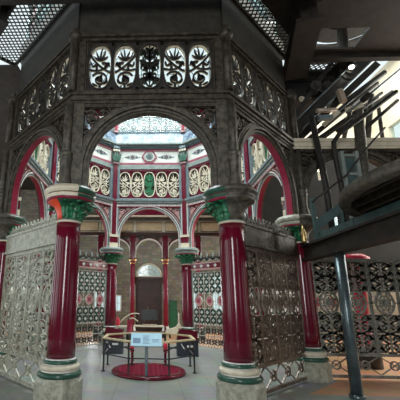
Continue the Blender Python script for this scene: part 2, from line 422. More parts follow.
# ------------------------------------------------------------------ arch frames
def arc(r, cz, n=32, stilt=3.66):
    pts = [(r, stilt)] + [(r*math.cos(PI*i/n), cz+r*math.sin(PI*i/n)) for i in range(n+1)] + [(-r, stilt)]
    return pts
def make_arch(t, bare=False, intr='magenta'):
    CZ = 4.11
    O = 'iron'; I = lambda m: 'iron_gr' if bare else m
    mb = MB()
    for r0, r1, y in ((1.18, 1.21, .07), (1.21, 1.245, .11), (1.245, 1.27, .09), (1.27, 1.32, .15), (1.32, 1.37, .12)):
        mb.strip(arc(r1, CZ), arc(r0, CZ), 0.0, y, 'iron_gr', 'iron_gr', intr if r0 == 1.18 and not bare else 'iron_gr')
    mb.build('arch_moulding', t)
    mb = MB()
    for r0, r1, y, m, ms in ((1.18, 1.205, -.08, 'white', intr), (1.205, 1.235, -.10, 'grey', 'grey'), (1.235, 1.26, -.115, 'slate', 'slate'),
                         (1.26, 1.29, -.13, 'white', 'slate'), (1.29, 1.33, -.12, 'maroon', 'maroon'), (1.33, 1.37, -.12, 'grey', 'grey')):
        mb.strip(arc(r1, CZ), arc(r0, CZ), y, 0.0, I(m), I(m), I(ms))
    mb.build('painted_arch_face', t)
    # spandrels
    for s_ in (-1, 1):
        mb = MB()
        U = 1.42; T = 5.45
        # frame strips: top rail, side rail
        mb.box(*(sorted((0, s_*1.5))), .02, .12, T-.07, T+.05, O)
        mb.box(*(sorted((s_*(U-.07), s_*(U+.10)))), .02, .12, 4.3, T, O)
        mb.ribbon([(s_*1.395*math.cos(a), CZ+1.395*math.sin(a)) for a in [PI/2*i/14*.95+.05 for i in range(15)]], .05, .0, .11, O)
        o, i_ = 'iron', 'iron'
        mb.ribbon([(s_*x, z) for x, z in spiral(1.16, 5.18, .17, .03, .8, 1.6)], .032, .03, .08, o)
        mb.ribbon([(s_*x, z) for x, z in spiral(.86, 5.28, .10, .02, 2.0, 1.4)], .028, .03, .08, o)
        mb.ribbon([(s_*x, z) for x, z in spiral(1.25, 4.90, .085, .02, 4.0, 1.3)], .028, .03, .08, o)
        mb.ribbon([(s_*x, z) for x, z in bez((1.34, 4.55), (1.28, 4.8), (1.34, 5.0), (1.33, 5.3))], .03, .03, .08, o)
        mb.ribbon([(s_*x, z) for x, z in bez((.5, 5.40), (.7, 5.36), (.95, 5.42), (1.2, 5.37))], .03, .03, .08, o)
        for (x, z, L, a, w) in ((1.16,5.18,.14,.5,.06),(1.16,5.18,.14,2.0,.06),(1.16,5.18,.14,3.6,.06),(1.16,5.18,.14,5.2,.06),(1.0,5.30,.13,2.6,.05),
                                (1.30,5.02,.13,4.0,.05),(.70,5.36,.13,3.3,.04),(1.32,4.75,.14,4.5,.04),(1.02,5.12,.12,3.9,.05),(1.33,5.36,.14,3.9,.05)):
            mb.leaf(s_*x, z, L, a if s_ > 0 else PI-a, w, .03, .085, o)
        mb.build('spandrel_lattice', t)
        # painted inside lining of the spandrel
        mb = MB()
        f = lambda m: 'iron_gr' if bare else m
        # solid pink back plate between arch and frame
        A = [(s_*1.37*math.cos(a), CZ+1.37*math.sin(a)) for a in [PI/2*i/16 for i in range(17)]]
        B = []
        for (x, z) in A:
            ax = abs(x)
            dx, dz = ax, z-CZ
            k = min((1.30-0)/dx if dx > 1e-6 else 9, (5.33-CZ)/dz if dz > 1e-6 else 9)
            B.append((s_*dx*max(k, 1), CZ+dz*max(k, 1)))
        if bare:
            mb.strip(A, B, -.06, -.04, f('pink'))
        else:
            # pierced ornament in pink and cream instead of a solid plate
            mb.ribbon([(s_*x, z) for x, z in spiral(1.10, 5.12, .17, .03, .8, 1.6)], .045, -.09, -.05, 'pink')
            mb.ribbon([(s_*x, z) for x, z in spiral(.83, 5.25, .07, .02, 2.0, 1.4)], .035, -.09, -.05, 'cream')
            mb.ribbon([(s_*x, z) for x, z in spiral(1.21, 4.86, .075, .02, 4.0, 1.3)], .035, -.09, -.05, 'cream')
            for (x, z, L, a, w) in ((1.10,5.12,.15,.5,.07),(1.10,5.12,.14,2.0,.07),(1.10,5.12,.14,3.6,.07),(1.10,5.12,.15,5.2,.07),(.95,5.27,.14,2.6,.06),(1.25,5.0,.14,4.0,.06),(1.24,4.7,.16,4.6,.05),(.66,5.31,.14,3.2,.04)):
                mb.leaf(s_*x, z, L, a if s_ > 0 else PI-a, w, -.095, -.05, 'pink')
            mb.ribbon([(s_*1.395*math.cos(a), CZ+1.395*math.sin(a)) for a in [PI/2*i/14*.95+.05 for i in range(15)]], .05, -.12, 0, 'maroon')
        # borders: maroon inside, white outside
        mb.box(*(sorted((0, s_*1.40))), -.13, 0, 5.33, 5.39, f('maroon')); mb.box(*(sorted((0, s_*1.45))), -.14, 0, 5.39, 5.46, f('white'))
        mb.box(*(sorted((s_*1.30, s_*1.345))), -.13, 0, 4.2, 5.39, f('maroon')); mb.box(*(sorted((s_*1.345, s_*1.40))), -.14, 0, 4.2, 5.39, f('white'))
        if not bare:
            for k in range(22): mb.box(*(sorted((s_*(.04+.066*k), s_*(.065+.066*k)))), -.146, -.135, 5.40, 5.45, 'magenta')
            for k in range(16): mb.box(*(sorted((s_*1.352, s_*1.392))), -.146, -.135, 4.25+.072*k, 4.275+.072*k, 'magenta')
        mb.build('painted_spandrel', t)
    mb = MB()
    L = 1.50 if bare else 1.52
    for (y, z0, z1) in ((.14, 5.46, 5.52), (.17, 5.52, 5.57), (.14, 5.57, 5.64), (.18, 5.64, 5.70), (.15, 5.70, 5.75)):
        k = (AP+y)/AP; 
        mb.box(-S/2*k, S/2*k, 0, y, z0, z1, 'cream' if bare else O)
    for (y, z0, z1, m) in ((.14, 5.46, 5.52, 'slate'), (.18, 5.52, 5.60, 'grey'), (.22, 5.60, 5.68, 'slate'), (.10, 5.68, 5.74, 'grey')):
        k = (AP-y)/AP; mb.box(-S/2*k, S/2*k, -y, 0, z0, z1, 'cream' if bare else m)
    mb.build('cornice', t)
ga = 'arches between the octagon columns'
a0 = thing('arch_frame', *bay_pos(-90), 'wide bare iron front archway framing the view in', 'arch', ga); make_arch(a0, intr='iron')
a1_ = thing('arch_frame', *bay_pos(-45), 'bare iron archway above the brown grille, magenta inner edge', 'arch', ga); make_arch(a1_)
AL = {'right': 'painted archway glimpsed through the right front archway',
      'right rear': 'painted archway above the right gate, behind the right front column', 'rear': 'painted archway over the rear entrance, white edged',
      'left rear': 'painted archway above the left gate, behind the left front column', 'left': 'painted archway glimpsed through the left front archway',
      'left front': 'bare iron archway above the pale grey grille on the left'}
for k, l in AL.items(): dup(a1_, *bay_pos(BAYS[k]), l, ga)
aw = thing('arch_frame', (5.12, 2.12, 0), PI, 'bare arch with cream cornice at right, behind the leaning dark rods', 'arch', ga); make_arch(aw, True)

# ------------------------------------------------------------------ balustrades
def oval_scroll(mb, cx, cz, mir, y0, y1, o, i_, fine=False):
    m = -1 if mir else 1
    P = lambda pts: [(cx+m*x*1.08, cz+z*1.04) for x, z in pts]
    def A(a): return a if m > 0 else PI-a
    def lf(x, z, L, a, w, b=0): mb.leaf(cx+m*x, cz+z, L, A(a), w, y0, y1, o, i_, b*m)
    if not fine:
        mb.ribbon(P(bez((.19,-.12),(.02,-.02),(-.12,.12),(-.20,.30))), .035, y0, y1, o, i_)
        mb.ribbon(P(bez((-.20,-.05),(-.10,-.10),(.1,-.1),(.17,.10))), .03, y0, y1, o, i_)
        mb.ribbon(P(spiral(0,-.28,.17,.035,2.6,-1.35)), .032, y0, y1, o, i_)
        for k, (a, L) in enumerate(((2.6,.19),(2.1,.27),(1.57,.33),(1.04,.27),(.5,.19))):
            lf(.0, .15, L, a, .040, .30*(1 if a < 1.5 else -1))
        lf(.02,.10,.17,-.15,.06); lf(-.03,.08,.16,3.6,.055); lf(-.06,.02,.14,4.5,.05); lf(.08,-.02,.16,.9,.05)
        lf(0,-.28,.12,1.2,.06); lf(0,-.28,.12,-1.0,.05); lf(0,-.28,.10,3.1,.05)
        lf(.16,-.30,.14,-2.0,.045,-.6); lf(-.16,-.38,.14,-.7,.045,.5); lf(.0,-.50,.1,1.57,.06)
        lf(.2,.02,.12,2.0,.04); lf(-.2,.12,.12,-1.2,.04)
        mb.ribbon(P(circ(0,-.28,.045,n=12)), .03, y0, y1, o, i_, closed=True)
    else:
        for s_ in (-1, 1):
            mb.ribbon([(cx+s_*x, cz+z) for x, z in bez((0,-.48),(.22,-.3),(-.12,-.1),(.17,.06))], .026, y0, y1, o, i_)
            mb.ribbon([(cx+s_*x, cz+z) for x, z in bez((0,.05),(.2,.1),(.0,.25),(.15,.38))], .026, y0, y1, o, i_)
            mb.ribbon([(cx+s_*x, cz+z) for x, z in spiral(.09,.28,.075,.02,0,1.4,14)], .022, y0, y1, o, i_)
            mb.ribbon([(cx+s_*x, cz+z) for x, z in spiral(.09,-.20,.075,.02,2,1.4,14)], .022, y0, y1, o, i_)
            for (x, z, L, a, w) in ((0,0,.17,.3,.06),(0,0,.17,-.5,.06),(0,.18,.16,.7,.05),(0,-.22,.16,-.9,.06),(.06,-.38,.12,.1,.05),(0,.36,.14,.9,.05),(.18,-.05,.12,1.7,.045),(.12,.14,.1,1.2,.04),(.0,.30,.2,1.1,.06),(.0,.08,.2,.0,.06),(.02,-.30,.18,-.1,.06),(.05,-.12,.16,1.0,.05),(.2,.3,.14,2.6,.05),(.2,-.3,.14,2.9,.05),(.21,.15,.14,3.3,.05),(.2,.42,.12,3.4,.05)):
                mb.leaf(cx+s_*x, cz+z, L, a if s_ > 0 else PI-a, w, y0, y1, o, i_)
        mb.ribbon([(cx, cz-.5), (cx, cz+.5)], .028, y0, y1, o, i_)
        mb.leaf(cx, cz+.1, .3, PI/2, .08, y0, y1, o, i_); mb.leaf(cx, cz-.1, .3, -PI/2, .08, y0, y1, o, i_)
def make_balustrade(t, mid='green'):
    mb = MB(); cz = 6.37; W = .515
    N = 40
    for k in range(5):
        cx = (k-2)*W
        inn = circ(cx, cz, .228, .525, N, 2.6)
        out = []
        for (x, z) in inn:
            dx, dz = (x-cx)/(W/2), (z-cz)/.60; q = 1/max(abs(dx), abs(dz)); out.append((cx+(x-cx)*q, cz+(z-cz)*q))
        mb.strip(inn, out, .015, .05, 'iron_dk', 'iron_dk', 'iron_dk', closed=True); mb.strip(inn, out, -.02, .015, 'maroon', 'maroon', 'cream', closed=True)
        rr = circ(cx, cz, .236, .535, N, 2.6)
        mb.ribbon(rr, .026, .04, .085, 'iron', closed=True); mb.ribbon(rr, .034, -.06, -.015, 'cream', closed=True)
        if True:
            for sx in (-1, 1):
                for sz in (-1, 1):
                    mb.ribbon(circ(cx+sx*W/2, cz+sz*.54, .028, n=10), .014, .045, .075, 'iron', closed=True)
    for s_ in (-1, 1):
        mb.box(*(sorted((s_*1.285, s_*1.42))), -.03, .06, 5.68, 6.96, 'iron', )
        mb.box(*(sorted((s_*1.29, s_*1.315))), -.02, .11, 5.78, 6.94, 'iron'); mb.box(*(sorted((s_*1.29, s_*1.42))), -.06, -.03, 5.78, 6.96, 'slate')
    mb.build('panel_frame', t)
    mb = MB()
    for (y, z0, z1) in ((.13, 6.95, 7.00), (.10, 7.00, 7.04), (.15, 7.04, 7.09)): mb.box(-1.5, 1.5, -.02, y, z0, z1, 'iron')
    for (y, z0, z1, m) in ((-.08, 6.95, 7.02, 'rosewood'), (-.13, 7.02, 7.12, 'grey')): mb.box(-1.42, 1.42, y, -.02, z0, z1, m)
    mb.build('top_rail', t)
    for k in range(5):
        mb = MB(); i_ = mid if k == 2 else 'cream'
        oval_scroll(mb, (k-2)*W, cz, k in (1, 4), .02, .05, 'iron_dk', 'iron_dk', fine=(k == 2))
        oval_scroll(mb, (k-2)*W, cz, k in (1, 4), -.01, .02, i_, i_, fine=(k == 2))
        p = mb.build('scroll_panel', t)
        if k == 2: p['label'] = 'middle oval with finer symmetrical scrollwork'
gb = 'pierced balustrades above the arches'
b0 = thing('pierced_balustrade', *bay_pos(-90), 'dark iron balustrade above the front archway with five pierced ovals', 'balustrade', gb); make_balustrade(b0)
BL = {'right front': 'dark pierced balustrade slanting away to the right of the front one', 'right': 'painted pierced balustrade seen through the right front archway',
      'right rear': 'cream scrollwork balustrade to the right of the rear archway', 'rear': 'cream scrollwork balustrade with one green oval above the rear archway',
      'left rear': 'cream scrollwork balustrade to the left of the rear archway', 'left': 'painted pierced balustrade seen through the left front archway',
      'left front': 'dark brown pierced balustrade slanting away to the left of the front one'}
for k, l in BL.items(): dup(b0, *bay_pos(BAYS[k]), l, gb)

# ------------------------------------------------------------------ friezes
def make_frieze(t):
    mb = MB()
    mb.box(-1.5, 1.5, .0, .07, 7.03, 8.30, 'iron_pl'); mb.box(-1.5, 1.5, .07, .11, 7.03, 7.08, 'iron_dk'); mb.box(-1.5, 1.5, .0, .14, 8.32, 8.72, 'white')  # white curb strip added so the grating holes beside it look bright
    mb.build('outer_board', t)
    mb = MB(); mb.box(-1.45, 1.45, -.08, 0, 7.09, 7.95, 'frieze'); mb.build('painted_board', t)
    mb = MB()
    for (z0, z1, m) in ((7.12, 7.22, 'grey'), (7.22, 7.29, 'rosewood'), (7.29, 7.32, 'pink'), (7.83, 7.86, 'pink'), (7.86, 7.93, 'rosewood')):
        mb.box(-1.42, 1.42, -.11, -.07, z0, z1, m)
    for s_ in (-1, 1): mb.box(*(sorted((s_*1.27, s_*1.32))), -.11, -.07, 7.22, 7.93, 'rosewood')
    mb.build('border', t)
    mb = MB(); ZR = 7.575
    hexa = [(.30*math.cos(a), ZR+.30*math.sin(a)) for a in [PI/3*i for i in range(6)]]
    mb.ribbon(hexa, .055, -.13, -.07, 'rosewood', closed=True)
    mb.prism(circ(0, ZR, .21, n=24)[::-1], -.12, -.07, 'grey', 'grey')
    mb.ribbon(circ(0, ZR, .185, n=24), .032, -.14, -.07, 'white', closed=True)
    mb.prism(circ(0, ZR, .085, n=16)[::-1], -.14, -.07, 'teal', 'teal')
    for k in range(8): mb.leaf(0, ZR, .16, PI/4*k, .055, -.135, -.07, 'slate')
    mb.build('roundel', t)
    for s_ in (-1, 1):
        mb = MB(); mb.ribbon([(s_*.55, ZR), (s_*.90, ZR)], .018, -.095, -.07, 'rosewood')
        for (x, a) in ((.48, 0), (.96, PI)):
            mb.ribbon(circ(s_*.72, ZR, .06, n=12), .03, -.10, -.07, 'rosewood', closed=True)
            for da in (-.5, 0, .5): mb.leaf(s_*x, ZR, .14, (a if s_ > 0 else PI-a)+da, .05, -.10, -.07, 'slate')
            mb.leaf(s_*x, ZR, .1, (PI-a if s_ > 0 else a), .04, -.10, -.07, 'grey')
        for a in (PI/2, -PI/2, PI/4, -PI/4, 3*PI/4, -3*PI/4): mb.leaf(s_*.72, ZR, .14, a, .05, -.10, -.07, 'slate')
        mb.build('stencil_ornament', t)
    mb = MB()
    for (y, z0, z1, m) in ((.16, 7.93, 7.99, 'slate'), (.24, 7.99, 8.06, 'slate'), (.33, 8.06, 8.14, 'grey')):
        k = (AP-y)/AP; mb.box(-S/2*k, S/2*k, -y, 0, z0, z1, m)
    mb.build('upper_cornice', t)
    mb = MB(); b = len(mb.v)
    for (y, z) in ((-.30, 8.14), (-.04, 8.72), (.0, 8.72), (.0, 8.14)):
        k = (AP+y)/AP; mb.v += [(-S/2*k, y, z), (S/2*k, y, z)]
    for q in ((0,1,3,2),(2,3,5,4),(4,5,7,6),(6,7,1,0),(0,2,4,6),(1,7,5,3)): mb.face([b+i for i in q], 'cove')
    for x in (-.9, -.3, .3, .9): mb.bar((x, -.305, 8.16), (x, -.05, 8.73), .03, .03, 'slate')
    mb.build('cove', t)
gf = 'frieze boards around the top of the octagon'
f0 = thing('frieze_panel', *bay_pos(90), 'white frieze with central roundel above the rear balustrade', 'frieze', gf); make_frieze(f0)
FL = {'front': 'plain dark iron frieze board above the front balustrade', 'right front': 'dark frieze board above the right slanting balustrade', 'right': 'frieze board high on the right side of the octagon',
      'right rear': 'white frieze to the right of the roundel frieze', 'left rear': 'white frieze to the left of the roundel frieze',
      'left': 'frieze board high on the left side of the octagon', 'left front': 'dark frieze board above the left slanting balustrade'}
for k, l in FL.items(): dup(f0, *bay_pos(BAYS[k]), l, gf)

# ------------------------------------------------------------------ lantern windows
def make_lantern(t):
    H0, H1 = 8.72, 10.4
    mb = MB(); mb.box(-1.45, 1.45, .0, .012, H0, H1, 'glass'); mb.build('glazing', t)
    mb = MB()
    mb.box(-1.5, 1.5, -.05, .05, H0, H0+.06, 'slate'); mb.box(-1.5, 1.5, -.06, .06, H1-.05, H1+.05, 'slate')
    for z in (9.50, 9.95): mb.box(-1.45, 1.45, -.03, .03, z-.018, z+.018, 'grey')
    for x in (-.72, 0, .72): mb.box(x-.015, x+.015, -.03, .03, H0, H1, 'grey')
    mb.build('glazing_bars', t)
    mb = MB()
    mb.box(-1.42, 1.42, -.11, -.07, 9.44, 9.47, 'grey'); mb.box(-1.42, 1.42, -.11, -.07, 8.80, 8.83, 'slate')
    for k in range(6):
        cx = -1.18+.472*k
        for r in (.30, .21, .12): mb.ribbon([(cx+r*math.cos(PI*i/12), 8.83+r*1.6*math.sin(PI*i/12)) for i in range(13)], .018, -.105, -.075, 'grey' if r != .21 else 'pink')
        mb.ribbon(circ(cx+.236, 9.30, .075, n=12), .018, -.105, -.075, 'grey', closed=True)
        for a in (.6, 1.1, 2.0, 2.5): mb.leaf(cx, 8.86, .22, a, .035, -.10, -.08, 'grey')
    mb.build('cresting_lattice', t)
    for s_ in (-1, 1):
        mb = MB()
        mb.box(*(sorted((s_*1.36, s_*1.46))), -.14, -.04, H0, H1, 'pink'); mb.box(*(sorted((s_*1.385, s_*1.435))), -.17, -.04, H0+.1, H1, 'magenta')
        mb.build('mullion', t)
gl = 'glazed sides of the roof lantern'
l0 = thing('lantern_window', *bay_pos(90), 'bright glazed lantern side with lattice cresting above the roundel frieze', 'window', gl); make_lantern(l0)
LL = {'front': 'lantern glazing above the front balustrade', 'right front': 'lantern glazing above the right slanting balustrade', 'right': 'lantern glazing on the right side of the octagon',
      'right rear': 'lantern glazing at the right end of the rear lattice cresting', 'left rear': 'lantern glazing at the left end of the rear lattice cresting',
      'left': 'lantern glazing on the left side of the octagon', 'left front': 'lantern glazing above the left slanting balustrade'}
for k, l in LL.items(): dup(l0, *bay_pos(BAYS[k]), l, gl)
t = thing('lantern_roof', (0, CY, 0), 0, 'glazed octagonal roof with thin ribs above the octagon', 'roof')
mb = MB(); R0, z0, R1, z1 = 3.95, 10.42, .5, 11.7
V8 = [math.radians(22.5+45*k) for k in range(8)]
for k in range(8):
    a, b = V8[k], V8[(k+1) % 8]; q = len(mb.v)
    mb.v += [(R0*math.cos(a), R0*math.sin(a), z0), (R0*math.cos(b), R0*math.sin(b), z0), (R1*math.cos(b), R1*math.sin(b), z1), (R1*math.cos(a), R1*math.sin(a), z1)]
    mb.face([q, q+1, q+2, q+3], 'glass')
mb.build('roof_glass', t)
mb = MB()
for k in range(8):
    a, b = V8[k], V8[(k+1) % 8]
    mb.bar((R0*math.cos(a), R0*math.sin(a), z0), (R1*math.cos(a), R1*math.sin(a), z1), .08, .10, 'slate')
    mb.bar((R1*math.cos(a), R1*math.sin(a), z1), (R1*math.cos(b), R1*math.sin(b), z1), .08, .10, 'slate')
    for u in (1/3, 2/3):
        p = Vector((R0*math.cos(a), R0*math.sin(a), z0)).lerp(Vector((R0*math.cos(b), R0*math.sin(b), z0)), u)
        r = Vector((R1*math.cos(a), R1*math.sin(a), z1)).lerp(Vector((R1*math.cos(b), R1*math.sin(b), z1)), u)
        mb.bar(p, r, .03, .05, 'slate')
    for u in (.35, .7):
        p = Vector((R0*math.cos(a), R0*math.sin(a), z0)).lerp(Vector((R1*math.cos(a), R1*math.sin(a), z1)), u)
        r = Vector((R0*math.cos(b), R0*math.sin(b), z0)).lerp(Vector((R1*math.cos(b), R1*math.sin(b), z1)), u)
        mb.bar(p, r, .03, .05, 'slate')
mb.build('roof_ribs', t)

# ------------------------------------------------------------------ grilles and gates
def lattice_tile(mb, cx, w, z0, z1, m, y0=-.010, y1=.010, zr=1.66, dense=False):
    """one grille panel: an oval rosette ring in the middle, interlaced scrolls and leaves above and below"""
    h = w/2
    for s_ in (-1, 1): mb.ribbon([(cx+s_*(h-.014), z0), (cx+s_*(h-.014), z1)], .034, y0-.01, y1+.01, m)
    RX, RZ = .20, .25
    mb.ribbon(circ(cx, zr, RX, RZ, 28), .036, y0-.015, y1+.015, m, closed=True)
    mb.ribbon(circ(cx, zr, RX*.60, RZ*.62, 20), .030, y0, y1, m, closed=True)
    mb.prism(circ(cx, zr, .05, n=10)[::-1], y0-.02, y1+.02, m)
    for k in range(8):
        a = k*PI/4; mb.leaf(cx+.04*math.cos(a), zr+.04*math.sin(a), .085, a, .05, y0, y1, m)
        a += PI/8; mb.leaf(cx+.60*RX*math.cos(a), zr+.62*RZ*math.sin(a), .09, a, .045, y0, y1, m)
    for s_ in (-1, 1): mb.ribbon([(cx+s_*RX, zr), (cx+s_*h, zr)], .032, y0-.01, y1+.01, m)
    def motif(zc, hh):
        for s_ in (-1, 1):
            P = lambda pts: [(cx+s_*x, zc+z) for x, z in pts]
            mb.ribbon(P(bez((0,-hh),(h*1.0,-hh*.6),(h*.9,.0),(.0,.0), 12)), .030, y0, y1, m)
            mb.ribbon(P(bez((0,hh),(h*1.0,hh*.6),(h*.9,.1),(.0,.0), 12)), .030, y0, y1, m)
            mb.ribbon(P(spiral(h*.70,-hh*.62,h*.22,.025,PI,1.25,12)), .026, y0, y1, m)
            mb.ribbon(P(spiral(h*.70,hh*.62,h*.22,.025,PI,-1.25,12)), .026, y0, y1, m)
            for (x, z, L, a, wd) in ((.03,0,h*.45,.45,.045),(.03,0,h*.45,-.45,.045),(h*.92,.0,h*.40,PI,.06),
                                     (h*.93,hh*.25,h*.4,2.4,.045),(h*.93,-hh*.25,h*.4,-2.4,.045),(h*.93,hh*.97,h*.55,-2.5,.05),(h*.93,-hh*.97,h*.55,2.5,.05)):
                mb.leaf(cx+s_*x, zc+z, L, a if s_ > 0 else PI-a, wd, y0, y1, m)
        if dense:
            for s_ in (-1, 1):
                for q in (-1, 1):
                    mb.ribbon([(cx+s_*x, zc+z) for x, z in spiral(h*.32, q*hh*.42, h*.18, .02, 0, 1.2, 10)], .028, y0, y1, m)
                    for (x, z, L, a, wd) in ((0, hh*.75, h*.55, .7, .06), (.04, .06, h*.6, .9, .06), (h*.9, hh*.5, h*.5, PI, .06), (h*.9, hh*.12, h*.45, 2.7, .06), (h*.45, hh*.95, h*.4, -.8, .05)):
                        a2 = q*a; mb.leaf(cx+s_*x, zc+q*z, L, a2 if s_ > 0 else PI-a2, wd, y0, y1, m)
        mb.leaf(cx, zc+.02, hh*.75, PI/2, .07, y0, y1, m); mb.leaf(cx, zc-.02, hh*.75, -PI/2, .07, y0, y1, m)
        mb.prism(circ(cx, zc, .035, n=8)[::-1], y0-.015, y1+.015, m)
    for (a, b) in ((zr+RZ, z1), (z0, zr-RZ)):
        nn_ = max(1, round((b-a)/.42)); st = (b-a)/nn_
        for i in range(nn_): motif(a+st*(i+.5), st/2)
def make_grille(t, m, ml, n=7, W=2.52, lintel=True):
    w = W/n
    tiles = []
    mb = MB()
    mb.box(-W/2-.04, W/2+.04, -.03, .03, .50, .56, m); mb.box(-W/2-.04, W/2+.04, -.035, .035, .05, .11, m)
    mb.box(-W/2-.04, W/2+.04, -.03, .03, 2.60, 2.68, m)
    for s_ in (-1, 1): mb.box(*(sorted((s_*W/2, s_*(W/2+.05)))), -.03, .03, .0, 2.66, m)
    for k in range(n):
        cx = -W/2+w*(k+.5)
        mb.ribbon([(cx-w/2+.02, .13), (cx+w/2-.02, .49)], .02, -.015, .015, m); mb.ribbon([(cx+w/2-.02, .13), (cx-w/2+.02, .49)], .02, -.015, .015, m)
        mb.ribbon(circ(cx, .31, .09, n=14), .024, -.02, .02, m, closed=True)
    mb.build('frame', t)
    mb = MB(); lattice_tile(mb, 0, w, .56, 2.60, m, dense=(m != 'iron_lt'))
    p = mb.build('lattice_panel', t, (-W/2+w*.5, 0, 0))
    for k in range(1, n):
        c = p.copy(); C.objects.link(c); c.parent = t; c.location = (-W/2+w*(k+.5), 0, 0)
    if lintel:
        mb = MB()
        mb.box(-W/2-.06, W/2+.06, -.05, .05, 2.70, 3.12, ml); mb.box(-W/2-.06, W/2+.06, -.08, .08, 2.68, 2.73, ml); mb.box(-W/2-.06, W/2+.06, -.07, .07, 3.08, 3.14, ml)
        mb.build('lintel', t)
        mb = MB()
        for k in range(int(W/.16)):
            x = -W/2+.08+.16*k
            for da in (-.6, 0, .6): mb.leaf(x, 3.13, .20 if da == 0 else .15, PI/2+da, .06, -.02, .02, ml)
            mb.ribbon(circ(x+.08, 3.18, .035, n=10), .02, -.02, .02, ml, closed=True)
        mb.build('leaf_cresting', t)
gg = 'openwork grilles closing the near bays'
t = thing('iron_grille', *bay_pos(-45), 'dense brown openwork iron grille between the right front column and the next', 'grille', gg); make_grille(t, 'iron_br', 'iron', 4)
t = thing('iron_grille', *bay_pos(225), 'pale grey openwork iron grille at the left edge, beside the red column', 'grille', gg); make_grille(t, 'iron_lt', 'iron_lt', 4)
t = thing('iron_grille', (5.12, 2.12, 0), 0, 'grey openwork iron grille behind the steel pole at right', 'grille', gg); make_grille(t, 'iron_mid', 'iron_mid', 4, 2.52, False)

def quatre(mb, x, z, r, m, y0, y1):
    for k in range(4): mb.leaf(x, z, r, PI/4+k*PI/2 if False else k*PI/2, r*.85, y0, y1, m)
def make_gate(t):
    W = 2.46; n = 5; w = W/n
    mb = MB()
    for s_ in (-1, 1): mb.box(*(sorted((s_*W/2, s_*(W/2+.05)))), -.03, .03, .0, 2.8, 'grey')
    for z in (.05, .42, .80, 2.68): mb.box(-W/2, W/2, -.02, .02, z, z+.03, 'gatepaint')
    for k in range(2*n+1): mb.tube([(-W/2+w*k/2, 0, .02), (-W/2+w*k/2, 0, 2.72)], .012, 'gatepaint', 6)
    mb.build('frame', t)
    for k in range(n):
        cx = -W/2+w*(k+.5); mb = MB()
        for c in (-1, 1):
            x0 = cx+c*w/4
            for i in range(7):
                zc = .98+.27*i
                if abs(zc-1.66) < .15: continue
                for s_ in (-1, 1):
                    mb.ribbon([(x0+s_*x, zc+z) for x, z in bez((0,-.13),(w*.28,-.07),(w*.28,.07),(0,.13), 8)], .035, .0, .02, 'dkgreen')
                    for a in (.5, -.5, 1.3, -1.3): mb.leaf(x0+s_*.01, zc, .13, a if s_ > 0 else PI-a, .065, .0, .02, 'dkgreen')
                quatre(mb, x0, zc, .062, 'white', -.03, .0)
            for zb in (.25, .61):
                for s_ in (-1, 1):
                    mb.ribbon([(x0+s_*x, zb+z) for x, z in spiral(.055, 0, .05, .015, 0, 1.3, 10)], .026, 0, .02, 'dkgreen')
                    for a in (.8, -.8, 2.3, -2.3): mb.leaf(x0, zb, .15, a if s_ > 0 else PI-a, .05, 0, .02, 'dkgreen')
                quatre(mb, x0, zb, .04, 'pink', -.02, 0)
        mb.ribbon([(cx-w/4, .98), (cx+w/4, .98)], .02, 0, .02, 'dkgreen'); mb.ribbon([(cx-w/4, .06), (cx-w/4, 2.66)], .014, .004, .018, 'dkgreen'); mb.ribbon([(cx+w/4, .06), (cx+w/4, 2.66)], .014, .004, .018, 'dkgreen')
        if True:
            for i in range(8):
                zc = .85+.27*i
                if abs(zc-1.66) < .2 or zc > 2.66: continue
                [quatre(mb, cx+q*w, zc, .026, 'white', -.02, .0) for q in (-.37, -.13, .13, .37)]
        p = mb.build('flower_panel', t)
        mb = MB()
        mb.prism(circ(cx, 1.66, .135, .16, n=24)[::-1], -.02, .0, 'rose', 'rose'); mb.ribbon(circ(cx, 1.66, .15, .175, n=24), .024, -.04, .02, 'gatepaint', closed=True)
        for a in range(4): mb.leaf(cx, 1.66, .11, a*PI/2+PI/4, .05, -.035, -.015, 'rosewood')
        mb.ribbon([(cx-w/2, 1.66), (cx-.15, 1.66)], .022, -.02, .01, 'white'); mb.ribbon([(cx+.15, 1.66), (cx+w/2, 1.66)], .022, -.02, .01, 'white')
        mb.build('rosette', p)
    mb = MB(); mb.box(-W/2-.05, W/2+.05, -.06, .06, 2.84, 3.02, 'maroon')
    mb.box(-W/2-.05, W/2+.05, -.08, .08, 2.80, 2.84, 'pink'); mb.box(-W/2-.05, W/2+.05, -.08, .08, 3.02, 3.06, 'pink')
    for k in range(8):
        for yy in (-.08, .055): quatre(mb, -W/2+.15+.307*k, 2.93, .065, 'white', yy, yy+.025)
    mb.build('lintel', t)
    mb = MB()
    for k in range(9):
        x = -W/2+.14+.272*k
        mb.ribbon(spiral(x-.06, 3.17, .08, .02, -1.2, 1.3, 14), .022, -.02, .02, 'grey'); mb.ribbon(spiral(x+.06, 3.17, .08, .02, 4.3, -1.3, 14), .022, -.02, .02, 'grey')
        for da in (-.7, -.3, .3, .7): mb.leaf(x, 3.12, .28, PI/2+da, .05, -.02, .02, 'iron_gr', bend=da)
        mb.leaf(x, 3.10, .36, PI/2, .06, -.02, .02, 'grey')
    mb.build('scroll_cresting', t)
gt = 'painted gates with white flowers'
g0 = thing('painted_gate', *bay_pos(45), 'tall flower-studded gate between rear and right columns, maroon starred lintel', 'gate', gt); make_gate(g0)
dup(g0, *bay_pos(135), 'tall flower-studded gate left of the rear doorway, behind the left front column', gt)
dup(g0, *bay_pos(0), 'flower-studded gate glimpsed through the brown grille', gt)
dup(g0, *bay_pos(180), 'flower-studded gate glimpsed through the pale grey grille', gt)
dup(g0, (5.3, 5.12, 0), 0, 'flower-studded gate behind the grey grille at right', gt)

